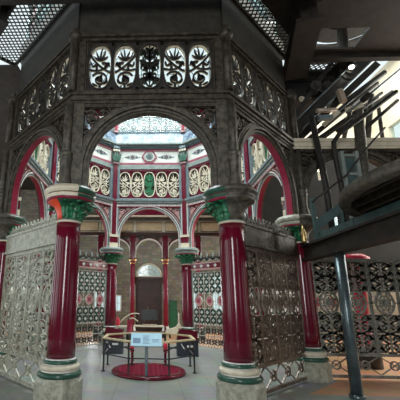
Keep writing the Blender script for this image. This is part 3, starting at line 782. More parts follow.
# ------------------------------------------------------------------ rear entrance portico
t = thing('entrance_portico', (0, 10.0, 0), 0, 'maroon and buff arcaded entrance screen beyond the rear archway', 'portico')
mb = MB()
mb.box(-3.6, 3.6, -.15, .15, 4.70, 4.86, 'wood'); mb.box(-3.6, 3.6, -.22, .15, 5.46, 5.60, 'iron_gr'); mb.box(-3.6, 3.6, -.28, .15, 5.60, 5.68, 'cream')
mb.build('entablature', t)
mb = MB(); mb.box(-3.6, 3.6, -.08, .1, 4.86, 5.46, 'cream'); mb.build('panel_band', t)
for (xa, xb) in ((-3.4,-2.5),(-2.35,-1.6),(-1.45,-.78),(-.62,.62),(.78,1.45),(1.6,2.35),(2.5,3.4)):
    mb = MB(); mb.box(xa, xb, -.10, -.07, 4.93, 5.38, 'buff')
    mb.ribbon([(xa,4.93),(xb,4.93),(xb,5.38),(xa,5.38)], .03, -.12, -.07, 'wood', closed=True); mb.build('painted_panel', t)
mb = MB(); mb.box(-3.6, 3.6, -.02, .1, 5.68, 6.34, 'iron_gr')
mb.prism([(.78*math.cos(PI*i/16), 5.70+.52*math.sin(PI*i/16)) for i in range(17)][::-1], -.06, -.01, 'maroon', 'maroon')
mb.ribbon([(.80*math.cos(PI*i/16), 5.70+.54*math.sin(PI*i/16)) for i in range(17)], .05, -.08, -.01, 'white'); mb.build('tympanum', t)
for cx in (-1.56, 0, 1.56):
    mb = MB(); r = .62; cz = 3.90
    def aa(rr): return [(cx+rr*math.cos(PI*i/20), cz+rr*math.sin(PI*i/20)) for i in range(21)]
    mb.strip(aa(r+.05), aa(r), -.10, .10, 'white'); mb.strip(aa(r+.10), aa(r+.05), -.08, .08, 'maroon')
    A = aa(r+.10); B = []
    for (x, z) in A:
        dx, dz = x-cx, z-cz; q = min(.78/abs(dx) if abs(dx) > 1e-6 else 9, (4.70-cz)/dz if dz > 1e-6 else 9); B.append((cx+dx*q, cz+dz*q))
    mb.strip(A, B, -.05, .05, 'iron_gr')
    for s_ in (-1, 1):
        mb.ribbon(circ(cx+s_*.60, 4.50, .09, n=14), .03, -.08, -.04, 'pink', closed=True)
        for a in (0, 1.6, 3.1, 4.7): mb.leaf(cx+s_*.60, 4.50, .12, a, .05, -.08, -.04, 'pink')
    mb.build('arch', t)
for x in (-2.34, -.78, .78, 2.34):
    mb = MB(); mb.box(x-.13, x+.13, -.14, .1, 3.62, 4.70, 'maroon'); 
    for s_ in (-1, 1): mb.box(x+s_*.14-.015, x+s_*.14+.015, -.13, .05, 3.62, 4.4, 'white')
    mb.build('pilaster', t)
    c = MB(); c.lathe([(.11,.50,'magenta'),(.10,3.36,'magenta')], 20, (x, 0)); cc = c.build('column_shaft', t)
    c = MB(); c.lathe([(.11,3.34,'brass'),(.13,3.40,'magenta'),(.15,3.48,'brass'),(.20,3.56,'maroon'),(.20,3.62,'maroon')], 16, (x, 0))
    cc = c.build('column_capital', t)
    c = MB()
    for k in range(6): leaf3d(c, k*PI/3, .09, 3.38, .16, .08, .04, 'brass')
    c.build('capital_leaves', cc, (x, 0, 0))
    c = MB(); c.lathe([(.22,.0,'black'),(.22,.28,'black'),(.18,.30,'white'),(.16,.40,'white'),(.13,.50,'magenta'),(.11,.54,'magenta')], 16, (x, 0)); c.build('column_foot', t)

# ------------------------------------------------------------------ room shell
mb = MB(); mb.box(-10, 13, -10, 14, -.12, 0, 'terracotta'); struct(mb, 'floor')
mb = MB(); mb.plan([(RV*1.12*math.cos(a), CY+RV*1.12*math.sin(a)) for a in V8], .0, .012, 'floor')
o = struct(mb, 'trim_1')
# fix: grey paving also in front of the octagon
mb = MB(); mb.box(-10, 13, -9.99, .8, .0, .010, 'floor'); struct(mb, 'trim_2')
# back wall with a doorway and windows
def wall_x(mb, y0, y1, xa, xb, z0, z1, holes, m):
    """wall in the x direction with rectangular holes (x0,x1,z0,z1), sorted and not overlapping in x"""
    x = xa
    for (h0, h1, hz0, hz1) in sorted(holes):
        if h0 > x: mb.box(x, h0, y0, y1, z0, z1, m)
        if hz0 > z0: mb.box(h0, h1, y0, y1, z0, hz0, m)
        if hz1 < z1: mb.box(h0, h1, y0, y1, hz1, z1, m)
        x = h1
    if x < xb: mb.box(x, xb, y0, y1, z0, z1, m)
mb = MB(); holes = [(-.72, .72, 0, 3.75), (-3.05, -2.5, .9, 3.0), (2.35, 2.85, .9, 3.0), (-5.6, -4.4, 1.0, 3.6), (3.5, 4.1, .9, 3.2), (-1.95, -1.55, 1.05, 1.9), (5.0, 6.2, 1.0, 3.4), (8.0, 9.2, 3.8, 8.0), (10.0, 11.2, 3.8, 8.0)]
wall_x(mb, 13.0, 13.35, -10, 13, 0, 9.2, holes, 'stone'); struct(mb, 'wall_back')
mb = MB(); mb.box(4.6, 13, 13.0, 13.35, 9.2, 14.5, 'creamwall'); struct(mb, 'wall_back_upper')
n = 0
for (h0, h1, z0, z1) in holes[1:]:
    n += 1; mb = MB()
    mb.box(h0, h1, 13.16, 13.17, z0, z1, 'glass')
    w = struct(mb, 'window_%d' % n); mb = MB()
    for x in (h0, h1): mb.box(x-.03, x+.03, 12.98, 13.2, z0, z1, 'white')
    for z in (z0, z1): mb.box(h0-.03, h1+.03, 12.98, 13.2, z-.03, z+.03, 'white')
    for i in range(1, max(2, int((z1-z0)/.55))): zz = z0+(z1-z0)*i/max(2, int((z1-z0)/.55)); mb.box(h0, h1, 13.14, 13.19, zz-.012, zz+.012, 'white')
    mb.box((h0+h1)/2-.012, (h0+h1)/2+.012, 13.14, 13.19, z0, z1, 'white')
    mb.build('window_frame', w)
# doorway with fanlight
mb = MB()
mb.box(-.72, -.03, 13.12, 13.2, .0, 2.78, 'wood'); mb.box(-.03, .72, 13.12, 13.2, .0, 2.78, 'wood')
for s_ in (-1, 1):
    for (za, zb) in ((.2, 1.0), (1.15, 2.6)):
        mb.ribbon([(s_*.13, za), (s_*.6, za), (s_*.6, zb), (s_*.13, zb)], .04, 13.08, 13.13, 'wood', closed=True)
d = struct(mb, 'door_1')
mb = MB(); mb.tube([(-.06, 13.08, 1.1), (-.06, 13.08, 1.3)], .02, 'brass', 8); mb.build('door_handle', d)
mb = MB(); mb.box(-.80, .80, 12.9, 13.3, 2.78, 2.92, 'wood'); mb.box(-.80, -.62, 12.9, 13.2, 2.55, 2.8, 'wood'); mb.box(.62, .80, 12.9, 13.2, 2.55, 2.8, 'wood'); mb.build('door_head', d)
mb = MB()
fan = [(.70*math.cos(PI*i/24), 2.95+.72*math.sin(PI*i/24)) for i in range(25)]
mb.prism(fan[::-1], 13.16, 13.18, 'frost'); w = struct(mb, 'window_fanlight')
mb = MB(); mb.ribbon(fan, .06, 12.96, 13.2, 'cream'); mb.box(-.72, .72, 12.96, 13.2, 2.92, 2.98, 'cream')
for i in range(1, 8): a = PI*i/8; mb.ribbon([(.18*math.cos(a), 2.95+.18*math.sin(a)), (.7*math.cos(a), 2.95+.72*math.sin(a))], .022, 13.12, 13.17, 'grey')
for r in (.18, .42): mb.ribbon([(r*math.cos(PI*i/16), 2.95+r*math.sin(PI*i/16)) for i in range(17)], .022, 13.12, 13.17, 'grey')
mb.build('window_frame', w)
mb = MB()
T_ = [(.76*math.cos(PI*i/24), 2.95+.78*math.sin(PI*i/24)) for i in range(25)]
B_ = [(max(-.73, min(.73, x*1.3)), 3.76) if z > 3.3 else (math.copysign(.73, x), max(z, 2.95)) for x, z in T_]
mb.strip([(max(-.725, min(.725, x)), z) for x, z in T_], B_, 13.0, 13.3, 'stone'); struct(mb, 'trim_3')
# near-black sheet added to stand for the shade inside the right-hand arch
mb = MB(); wall_x(mb, 7.5, 7.65, 4.35, 13, 3.3, 8.09, [(7.10, 7.42, 6.65, 7.3), (7.43, 7.75, 4.0, 5.1)], 'nearblack'); struct(mb, 'wall_shade_sheet')
# side walls with windows
def wall_y(mb, x0, x1, ya, yb, z0, z1, holes, m):
    y = ya
    for (h0, h1, hz0, hz1) in sorted(holes):
        if h0 > y: mb.box(x0, x1, y, h0, z0, z1, m)
        mb.box(x0, x1, h0, h1, z0, hz0, m); mb.box(x0, x1, h0, h1, hz1, z1, m); y = h1
    mb.box(x0, x1, y, yb, z0, z1, m)
hl = [(-8.5, -6.5, 1.0, 6.5), (-5, -3, 1.0, 6.5), (-1.0, 1.0, 1.0, 6.5), (4, 6, 1.0, 6.5), (8.5, 10.5, 1.0, 6.5)]
mb = MB(); wall_y(mb, -10.3, -10, -10, 14, 0, 9.2, hl, 'stone'); struct(mb, 'wall_left')
mb = MB(); wall_y(mb, 13, 13.3, -10, 14, 0, 14.5, [(-7.5, -5.5, 1.0, 6.5), (-3, -1, 1.0, 6.5), (3.5, 5, 3, 11), (6.5, 8, 3, 11), (9.5, 11, 3, 11)], 'creamwall'); struct(mb, 'wall_right')
mb = MB(); wall_x(mb, -10.3, -10, -10, 13, 0, 14.5, [(-8, -6, 1.5, 7.5), (-1.4, -.2, 1.5, 7.5), (6, 8, 1.5, 7.5)], 'stone'); struct(mb, 'wall_front')
nn = 20
for (y0, y1, z0, z1) in hl:
    nn += 1; mb = MB(); mb.box(-10.16, -10.15, y0, y1, z0, z1, 'glass'); w = struct(mb, 'window_%d' % nn); mb = MB()
    for i in range(1, 6): mb.box(-10.19, -10.12, y0, y1, z0+(z1-z0)*i/6-.02, z0+(z1-z0)*i/6+.02, 'white')
    mb.box(-10.19, -10.12, (y0+y1)/2-.02, (y0+y1)/2+.02, z0, z1, 'white'); mb.build('window_frame', w)
for (y0, y1, z0, z1) in ((3.5, 5, 3, 11), (6.5, 8, 3, 11), (9.5, 11, 3, 11)):
    nn += 1; mb = MB(); mb.box(13.14, 13.15, y0, y1, z0, z1, 'glass'); w = struct(mb, 'window_%d' % nn); mb = MB()
    for i in range(1, 9): mb.box(13.1, 13.19, y0, y1, z0+(z1-z0)*i/9-.03, z0+(z1-z0)*i/9+.03, 'white')
    mb.box(13.1, 13.19, (y0+y1)/2-.03, (y0+y1)/2+.03, z0, z1, 'white'); mb.build('window_frame', w)
# upper floor slab with openings: octagon, grating strips beside it, two small openings, engine well at right, gap added at rear for light
ZC = 8.1
mb = MB()
P_ = [
 [(-10,-10),(13,-10),(13,-.16),(-10,-.16)], [(2.27,-.16),(13,-.16),(13,.9),(3.33,.9)], [(3.33,.9),(4.1,.9),(4.1,1.6),(4.03,1.6)],
 [(5.3,.9),(13,.9),(13,1.6),(5.3,1.6)], [(4.03,1.6),(13,1.6),(13,2.0),(4.43,2.0)], [(3.78,2.0),(4.0,2.0),(4.0,2.5),(3.78,2.5)],
 [(5.2,2.0),(5.6,2.0),(5.6,2.5),(5.2,2.5)], [(3.78,2.5),(5.6,2.5),(5.6,5.19),(3.78,5.19)], [(3.78,5.19),(5.6,5.19),(5.6,13.1),(1.565,13.1),(1.565,7.4)],
 [(-1.565,9.7),(1.565,9.7),(1.565,13.1),(-1.565,13.1)], [(-10,5.19),(-3.78,5.19),(-1.565,7.4),(-1.565,13.1),(-10,13.1)],
 [(-10,2.06),(-3.78,2.06),(-3.78,5.19),(-10,5.19)], [(-10,-.16),(-2.83,-.16),(-5.05,2.06),(-10,2.06)]]
for p in P_: mb.plan(p, ZC, ZC+.06, 'timber')
struct(mb, 'ceiling')
mb = MB(); mb.box(-10, 13.3, -10, 14, 14.5, 14.6, 'timber') if False else None
def grating(name, loc, rz, W, H, label, d=.14, bw=.028):
    """flat diamond lattice W by H, starting at loc and turned by rz"""
    t = thing(name, loc, rz, label, 'grating', 'lattice floor gratings overhead')
    mb = MB()
    for (p, q) in (((0,0),(W,0)),((W,0),(W,H)),((W,H),(0,H)),((0,H),(0,0))): mb.bar((*p,.03), (*q,.03), .06, .08, 'iron_dk')
    mb.build('frame', t); mb = MB()
    k = -H
    while k < W:
        for sg in (1, -1):
            if sg == 1:
                a0_, b0_ = max(0, k), min(W, k+H); p = (a0_, a0_-k); q = (b0_, b0_-k)
            else:
                kk = k+H; a0_, b0_ = max(0, kk-H), min(W, kk); p = (a0_, kk-a0_); q = (b0_, kk-b0_)
            if b0_-a0_ > .03: mb.bar((p[0], p[1], .03+.006*sg), (q[0], q[1], .03+.006*sg), bw, .012, 'iron_dk')
        k += d
    mb.build('lattice_bars', t)
def bay_local(deg, u, v):
    (x, y, _), rz = bay_pos(deg); c, s_ = math.cos(rz), math.sin(rz); return (x+u*c-v*s_, y+u*s_+v*c, ZC), rz
grating('floor_grating', *bay_local(225, -1.6, .20), 3.2, .86, 'pale diamond lattice grating overhead in the top left corner')
grating('floor_grating', *bay_local(-45, -1.6, .20), 3.2, .44, 'diamond lattice grating overhead just right of the front balustrade')
grating('floor_grating', (4.0, 2.0, ZC), 0, 1.2, .5, 'narrow diamond lattice grating between the dark beams at upper right')
def beam(name, p, q, w, h, m, label, cat='beam', grp='dark overhead timbers and girders'):
    o = MB(); c = Vector(p).lerp(Vector(q), .5); P = Vector(p)-c; Q = Vector(q)-c; d = (Q-P).normalized()
    o.bar(P, Q, w, h*.7, m)
    R = d.to_track_quat('Y', 'Z').to_matrix(); L = (Q-P).length
    o.box(-w*.8, w*.8, 0, L, h*.32, h*.5, m, R, P); o.box(-w*.8, w*.8, 0, L, -h*.5, -h*.32, m, R, P)
    ob = o.build(name, None, tuple(c)); tag(ob, label, cat, grp); return ob
beam('overhead_girder', (-3.25, .0, 7.85), (-5.6, 2.4, 7.85), .16, .45, 'iron_dk', 'dark girder edging the top left grating')
beam('overhead_girder', (-5.4, -.55, 7.86), (3.3, -.55, 7.86), .2, .45, 'iron_dk', 'dark girder crossing above the front balustrade')
beam('overhead_girder', (3.46, .1, 7.83), (4.0, 2.1, 7.83), .34, .5, 'timber', 'broad dark girder rising at the right of the front balustrade')
beam('overhead_girder', (3.9, 1.82, 8.02), (7.0, 1.82, 8.02), .10, .14, 'timber', 'dark girder in front of the narrow grating')
beam('overhead_girder', (3.95, 2.75, 7.72), (5.6, 2.75, 7.72), .10, .62, 'nearblack', 'grey-brown girder behind the narrow grating')

# ------------------------------------------------------------------ beam engine at upper right (rods, arms, pins)
E_ = thing('beam_engine', (6.0, 4.0, 0), 0, 'dark diagonal linkage of rods and arms filling the upper right', 'engine')
def rod(name, p, q, r, m, kind='bar', w=None, lab=None):
    mb = MB(); p = Vector(p)-Vector((6,4,0)); q = Vector(q)-Vector((6,4,0))
    if kind == 'bar': mb.bar(p, q, w or r, r, m)
    else: mb.tube([p, q], r, m, 12)
    ob = mb.build(name, E_)
    if lab: ob['label'] = lab
    return ob
rod('beam_arm', (3.95, 2.45, 6.20), (6.5, 2.45, 8.78), .30, 'iron_dk', w=.16)
rod('beam_arm', (4.2, 2.9, 6.15), (6.8, 2.9, 8.62), .20, 'iron_dk', w=.18)
rod('linkage_rod', (3.95, 2.3, 6.42), (6.4, 2.3, 8.90), .028, 'steel', 'tube')
rod('linkage_rod', (4.10, 2.25, 6.18), (6.6, 2.25, 8.62), .022, 'steel', 'tube')
rod('linkage_rod', (4.53, 3.2, 6.2), (6.95, 3.2, 8.2), .075, 'iron_dk', 'tube')
rod('linkage_rod', (5.0, 3.4, 6.4), (7.2, 3.4, 8.0), .05, 'iron_dk', 'tube')
rod('linkage_rod', (4.75, 2.8, 6.05), (6.6, 2.8, 7.45), .045, 'iron_dk', 'tube')
rod('linkage_rod', (5.6, 2.7, 6.9), (7.3, 2.7, 8.3), .035, 'steel', 'tube')
for (p, q, r, m) in (((5.45, 3.0, 6.5), (7.2, 3.0, 7.75), .07, 'iron_dk'), ((5.7, 2.9, 7.35), (7.0, 2.9, 8.35), .08, 'iron_dk'), ((5.9, 2.5, 6.3), (6.9, 2.5, 7.15), .05, 'timber'),
                     ((5.55, 3.0, 6.1), (5.95, 3.0, 7.3), .06, 'iron_gr'), ((6.15, 2.9, 6.0), (6.5, 2.9, 7.6), .08, 'iron_gr'), ((6.6, 2.9, 6.0), (6.65, 2.9, 7.2), .05, 'iron_gr'), ((5.3, 2.9, 6.95), (6.5, 2.9, 7.95), .04, 'steel')):
    rod('linkage_rod', p, q, r, m, 'tube')
rod('strut', (5.26, 2.3, 8.42), (3.90, 2.3, 6.50), .12, 'iron_dk', w=.12)
rod('strut', (5.66, 2.6, 8.16), (4.25, 2.6, 6.35), .11, 'iron_dk', w=.11)
rod('valve_column', (5.62, 2.6, 7.95), (5.84, 2.6, 10.4), .15, 'timber', 'tube')
rod('crosshead', (4.46, 2.15, 6.64), (4.98, 2.15, 6.66), .062, 'copper', 'tube', lab='short beige cylinder')
rod('crosshead_block', (4.48, 2.15, 6.42), (4.84, 2.15, 6.44), .12, 'slate', w=.12)
rod('crosshead_block', (5.16, 2.2, 7.30), (5.24, 2.2, 6.92), .14, 'copper', w=.12, lab='beige block')
rod('link_plate', (4.93, 2.75, 6.55), (5.42, 2.75, 6.98), .12, 'cream', w=.05, lab='pale link plate')
rod('link_plate', (5.62, 2.75, 7.02), (6.12, 2.75, 7.18), .12, 'cream', w=.05, lab='pale link plate')
rod('link_plate', (5.10, 2.75, 7.15), (5.30, 2.75, 7.50), .16, 'grey', w=.05)
for (x, y, z, r) in ((5.60, 2.5, 7.98, .24), (4.55, 2.3, 7.42, .15), (4.85, 2.3, 7.46, .10), (6.1, 2.6, 7.3, .09)):
    mb = MB(); mb.tube([(x-6, y-4-.16, z), (x-6, y-4+.1, z)], r, 'iron_dk', 20); mb.tube([(x-6, y-4-.22, z), (x-6, y-4+.12, z)], r*.45, 'timber', 12); mb.build('bearing_boss', E_)
mb = MB()
for (x, z) in ((4.18, 7.10), (4.36, 7.12)): mb.ribbon([(px-6, pz) for px, pz in spiral(x, z, .075, .02, 0, 1.3, 12)], .025, 2.28-4, 2.31-4, 'cream')
mb.leaf(4.12-6, 7.02, .3, .25, .035, 2.28-4, 2.31-4, 'cream')
mb.build('scroll_bracket', E_)
def pipe(name, pts, r, m, label, cat='pipe', grp=None):
    c = Vector(pts[0]); mb = MB(); mb.tube([Vector(p)-c for p in pts], r, m, 14)
    mb.lathe([(r*1.25, -.0, m), (r*1.35, .04, m), (r*1.25, .08, m)], 14) if abs(pts[1][2]-pts[0][2]) > .1 else None
    o = mb.build(name, None, tuple(c)); return tag(o, label, cat, grp)
pipe('steel_pole', [(3.69, .6, 0), (3.70, .6, 2.62)], .098, 'steel', 'round blue-grey steel pole propping the gallery beam', 'pole')
pipe('leaning_pipe', [(4.18, 1.6, 2.95), (4.16, 1.6, 4.3), (4.02, 1.6, 6.15)], .07, 'iron_dk', 'dark straight pipe standing on the gallery, left of the bent one', 'pipe')
pipe('bent_pipe', [(4.48, 1.5, 3.0), (4.46, 1.5, 4.2), (4.40, 1.5, 5.1), (4.42, 1.5, 5.4), (4.58, 1.5, 5.62), (5.3, 1.5, 6.15), (6.1, 1.5, 6.75)], .055, 'iron_dk', 'dark pipe bent over toward the upper right', 'pipe')
pipe('engine_post', [(5.12, 1.8, 3.27), (5.30, 1.8, 6.4)], .12, 'iron_gr', 'weathered turned post at the right edge above the round platform', 'post')

# lamp
t = thing('work_lamp', (5.56, 2.15, 7.98), 0, 'small bright lamp among the dark rods at upper right', 'lamp')
mb = MB(); mb.lathe([(.02,.14,'black'),(.06,.12,'black'),(.13,.0,'black'),(.12,.0,'black')], 16); mb.build('shade', t)
mb = MB(); mb.lathe([(.03,-.05,'lamp'),(.07,-.02,'lamp'),(.075,.02,'lamp'),(.05,.06,'lamp')], 14); mb.build('bulb', t)
mb = MB(); mb.tube([(0,0,.14),(0,0,.26),(0,.3,.26)], .012, 'black', 6); mb.build('hanger', t)

# round skylight surround added so its gap shows sky as a pale arc
t = thing('slot_ring', (6.2, 2.6, 10.5), 0, 'added curved skylight ring seen through the opening above the dark rods', 'slot')
def ring(r0, r1, z, m, nm, n=40):
    mb = MB(); b = len(mb.v)
    for zz_ in (z, z+.08):
        for r in (r0, r1):
            for k in range(n): a = 2*PI*k/n; mb.v.append((r*math.cos(a), r*math.sin(a), zz_))
    for k in range(n):
        j = (k+1) % n
        mb.face([b+k, b+j, b+n+j, b+n+k], m); mb.face([b+2*n+k, b+3*n+k, b+3*n+j, b+2*n+j], m)
        mb.face([b+k, b+2*n+k, b+2*n+j, b+j], m); mb.face([b+n+k, b+n+j, b+3*n+j, b+3*n+k], m)
    return mb.build(nm, t)
ring(.05, .85, 0, 'copper', 'centre_plate'); ring(.85, 1.42, -.1, 'timber', 'inner_ring'); ring(1.62, 2.6, -.05, 'timber', 'outer_ring')

# ------------------------------------------------------------------ gallery at right
t = thing('gallery', (3.7, -1.0, 2.62), 0, 'dark brown beam carrying a narrow gallery with teal railing at right', 'gallery')
def L(p): return (p[0]-3.7, p[1]+1.0, p[2]-2.62)
mb = MB(); mb.box(-.08, .06, -3.5, 2.95, 0, .33, 'timber'); mb.box(-.14, .12, -3.5, 2.95, .29, .34, 'timber'); mb.box(-.14, .12, -3.5, 2.95, -.03, .03, 'timber'); mb.build('beam', t)
mb = MB(); mb.box(.0, .62, -3.5, 2.9, .34, .39, 'iron_dk'); mb.build('deck', t)
mb = MB(); mb.box(.10, .14, -3.5, 2.5, .39, .56, 'teal'); mb.bar((.06, 2.5, .52), (1.4, 2.5, .52), .04, .22, 'teal'); mb.build('kick_board', t)
mb = MB(); mb.bar((.06, 2.5, .72), (.66, 2.5, 1.14), .04, .20, 'teal'); mb.build('sloping_board', t)
for (x, y, h) in ((.05, 2.5, 1.0), (.66, 2.5, .85), (.12, 1.2, .2)):
    mb = MB(); mb.box(x-.035, x+.035, y-.035, y+.035, .38, .38+h, 'teal'); mb.build('railing_post', t)
mb = MB(); mb.tube([(.0, 2.4, 1.26), (.85, 2.4, 1.90), (1.42, 2.4, 2.60), (1.9, 2.4, 3.1)], .022, 'iron_dk', 8); mb.build('stair_handrail', t)
mb = MB()
for x in (.88, 1.22): mb.box(x-.04, x+.04, 2.5, 2.6, .65, 2.55, 'grey')
for z in (1.5, 1.95, 2.42): mb.box(.86, 1.24, 2.52, 2.58, z, z+.06, 'grey')
mb.box(.92, 1.18, 2.56, 2.6, 1.6, 2.4, 'teal')
mb.build('switch_frame', t)
# round platform
t = thing('round_platform', (4.98, -1.53, 3.2), 0, 'large round ribbed platform seen from below at the right edge', 'platform')
mb = MB(); R = 2.04
P = [(R-.14, 0, 'iron_gr'), (R, 0, 'iron_gr'), (R+.03, .05, 'iron_gr'), (R+.02, .16, 'iron_gr'), (R-.05, .18, 'iron_gr'), (R-.14, .14, 'iron_gr'), (R-.14, 0, 'iron_gr')]
b = len(mb.v)
for (r, z, m) in P:
    for k in range(64): a = 2*PI*k/64; mb.v.append((r*math.cos(a), r*math.sin(a), z))
for i in range(len(P)-1):
    for k in range(64): mb.face([b+i*64+k, b+i*64+(k+1)%64, b+(i+1)*64+(k+1)%64, b+(i+1)*64+k], 'iron_gr', True)
mb.build('rim', t)
mb = MB()
for i in range(-6, 7):
    x = i*.29; h = math.sqrt(max(.01, (R-.12)**2-x*x)); mb.bar((x, -h, .09), (x, h, .09), .06, .10, 'iron')
mb.build('ribs', t)
mb = MB(); mb.lathe([(R-.12, .14, 'iron_dk'), (R-.12, .17, 'iron_dk')], 40); mb.build('deck', t)
pipe('platform_post', [(5.6, -1.5, 0), (5.6, -1.5, 3.3)], .09, 'iron_dk', 'dark post under the round platform at the right edge', 'post')

# red engine casing behind right grille
t = thing('engine_casing', (5.85, 3.7, 0), 0, 'bright red painted engine casing behind the grey grille at right', 'casing')
mb = MB(); mb.lathe([(.30,.0,'black'),(.30,.45,'black'),(.17,.5,'redcloth'),(.15,1.4,'redcloth'),(.18,2.3,'redcloth'),(.24,2.45,'redcloth'),(.36,2.62,'redcloth'),(.36,2.9,'redcloth'),(.2,3.0,'redcloth')], 20); mb.build('casing_column', t)
mb = MB()
for k in range(8): leaf3d(mb, k*PI/4, .2, 2.3, .35, .16, .08, 'redcloth')
mb.build('casing_ornament', t)
# yellow wet floor style bottle on gallery? a small yellow lantern
t = thing('oil_can', (3.52, 1.6, 2.98), 0, 'small yellow can at the left end of the gallery beam', 'can')
mb = MB(); mb.lathe([(.05,0,'buffy') if False else (.05,0,'brass'),(.055,.02,'brass'),(.055,.22,'brass'),(.03,.28,'brass'),(.012,.40,'brass')], 14); mb.build('body', t)

# ------------------------------------------------------------------ centre of the octagon: railing, well, info board
t = thing('well_railing', (0, 2.85, 0), 0, 'low octagonal railing with pale wooden handrail and black posts', 'railing')
RR = 1.16; pv = [(RR*math.cos(a), RR*.95*math.sin(a)) for a in V8]
mb = MB()
for k in range(8):
    p, q = pv[k], pv[(k+1) % 8]; mb.bar((*p, .755), (*q, .755), .075, .035, 'oak')
    mb.lathe([(.045,.737,'oak'),(.045,.773,'oak')], 12, p)
mb.build('handrail', t)
mb = MB()
for k in range(8):
    p, q = pv[k], pv[(k+1) % 8]; mb.tube([(*p, .40), (*q, .40)], .014, 'black', 8)
mb.build('lower_rail', t)
for p in pv:
    mb = MB(); mb.lathe([(.05,0,'black'),(.05,.02,'black'),(.022,.04,'black'),(.022,.38,'black'),(.035,.40,'black'),(.022,.42,'black'),(.022,.74,'black')], 12, p); mb.build('post', t)
t = thing('well_cover', (0, 2.42, .0), 0, 'dark red round pierced well cover on the floor inside the railing', 'cover')
mb = MB(); mb.lathe([(.86,.012,'maroon'),(.88,.05,'maroon'),(.84,.08,'maroon'),(.72,.08,'maroon'),(.70,.04,'maroon'),(.68,.03,'maroon')], 40); mb.build('rim', t)
mb = MB()
for k in range(-6, 7):
    x = k*.11; h = math.sqrt(.70**2-x*x); mb.bar((x,-h,.055),(x,h,.055),.03,.03,'magenta'); mb.bar((-h,x,.065),(h,x,.065),.03,.03,'magenta')
mb.build('grid', t)
for k, (x, l) in enumerate(((-.42, 'left'), (.42, 'right'))):
    v = thing('standing_valve', (x, 2.95, .06), 0, 'slim black and red upright valve on the well cover, %s of the board post' % l, 'valve', 'upright valves inside the railing')
    mb = MB(); mb.lathe([(.07,0,'black'),(.07,.03,'black'),(.03,.06,'maroon'),(.028,.30,'maroon'),(.05,.32,'redcloth'),(.05,.52,'redcloth'),(.02,.54,'black')], 14); mb.build('stem', v)
    mb = MB(); s_ = -1 if k == 0 else 1; mb.tube([(0,0,.30),(-s_*.05,-.1,.36),(s_*.30,-.2,.50)], .018, 'black', 8); mb.build('lever', v)
t = thing('info_board', (-.05, 1.62, 0), 0, 'light blue sloping information board on a grey post before the railing', 'sign')
R_ = Matrix.Rotation(math.radians(-38), 3, 'X')
mb = MB(); mb.tube([(0,.03,0),(0,.03,.78)], .035, 'slate', 10); mb.lathe([(.10,0,'slate'),(.10,.02,'slate'),(.04,.04,'slate')], 16, (0,.03)); mb.build('post', t)
mb = MB(); mb.box(-.335, .335, -.012, .012, -.155, .155, 'board', R_, (0,0,.82)); p = mb.build('panel', t)
mb = MB(); mb.box(-.29, -.13, -.016, -.012, -.09, .03, 'ink', R_, (0,0,.82)); mb.build('picture', p)
mb = MB()
for i in range(7): mb.box(-.08, .08-.02*(i % 3), -.015, -.012, .08-.03*i, .088-.03*i, 'ink', R_, (0,0,.82))
for i in range(3): mb.box(.12, .28-.03*(i % 2), -.015, -.012, .0-.03*i, .008-.03*i, 'ink', R_, (0,0,.82))
mb.build('text_lines', p)

# display cabinets left and right beyond the railing
def cabinet(x, y, label):
    t = thing('display_cabinet', (x, y, 0), 0, label, 'cabinet', 'dark cabinets beyond the railing')
    mb = MB(); mb.box(-.32, .32, -.2, .2, .02, .46, 'navy'); mb.box(-.34, .34, -.22, .22, .44, .48, 'black'); mb.build('body', t)
    mb = MB(); b = len(mb.v)
    mb.prism([(-.31,.48),(.31,.48),(.31,.74),(-.24,.80)], -.18, .18, 'maroon'); mb.build('sloping_top', t)
    mb = MB(); mb.box(-.02, .16, -.215, -.2, .28, .34, 'white'); mb.bar((-.2,-.21,.38),(-.08,-.21,.20),.02,.03,'white'); mb.build('label_plate', t)
    return t
cabinet(-1.12, 5.2, 'navy cabinet with maroon top at the foot of the left rear column')
cabinet(1.18, 4.95, 'navy cabinet with maroon top at the foot of the right rear column')

# working objects at the back, between the rear columns
t = thing('display_table', (0, 8.4, 0), 0, 'dark chair-like model machine on a pale table before the rear door', 'table')
mb = MB(); mb.box(-.62, .62, -.3, .3, .60, .64, 'cream'); mb.build('tabletop', t)
for sx in (-1, 1):
    for sy in (-1, 1): mb = MB(); mb.box(sx*.68-.03, sx*.68+.03, sy*.25-.03, sy*.25+.03, 0, .6, 'wood'); mb.build('leg', t)
t = thing('model_machine', (.03, 8.4, .65), 0, 'dark hooded model machine on the table before the rear door', 'machine')
mb = MB(); mb.prism([(-.34,.22),(.34,.22),(.32,.58),(.24,.64),(-.24,.64),(-.32,.56)], -.12, .12, 'black'); mb.build('hood', t)
for x in (-.2, 0, .2): mb = MB(); mb.tube([(x,0,0),(x,0,.24)], .02, 'black', 8); mb.build('leg', t)
mb = MB(); mb.box(-.3, .3, -.16, .16, .0, .04, 'copper'); mb.build('tray', t)
t = thing('hand_pump', (-.78, 8.1, 0), 0, 'small pump with curved pale handles beside the left portico column', 'pump')
mb = MB(); mb.lathe([(.2,0,'black'),(.2,.35,'black'),(.12,.4,'magenta'),(.10,.8,'magenta'),(.14,.85,'maroon'),(.05,.9,'maroon')], 16); mb.build('pump_body', t)
for (a, b, c, d_) in (((-.42,0,.72),(-.3,0,.88),(-.15,0,1.0),(.0,0,1.08)), ((.0,0,1.08),(.15,0,1.14),(.3,0,1.14),(.40,0,1.10)), ((-.0,0,.90),(.1,0,.98),(.2,0,.94),(.34,0,.80))):
    mb = MB(); mb.tube(bez(a,b,c,d_), .02, 'cream', 8); mb.build('curved_handle', t)
t = thing('brass_machine', (1.2, 8.1, 0), 0, 'low buff machine with a tall spike beside the right rear column', 'machine')
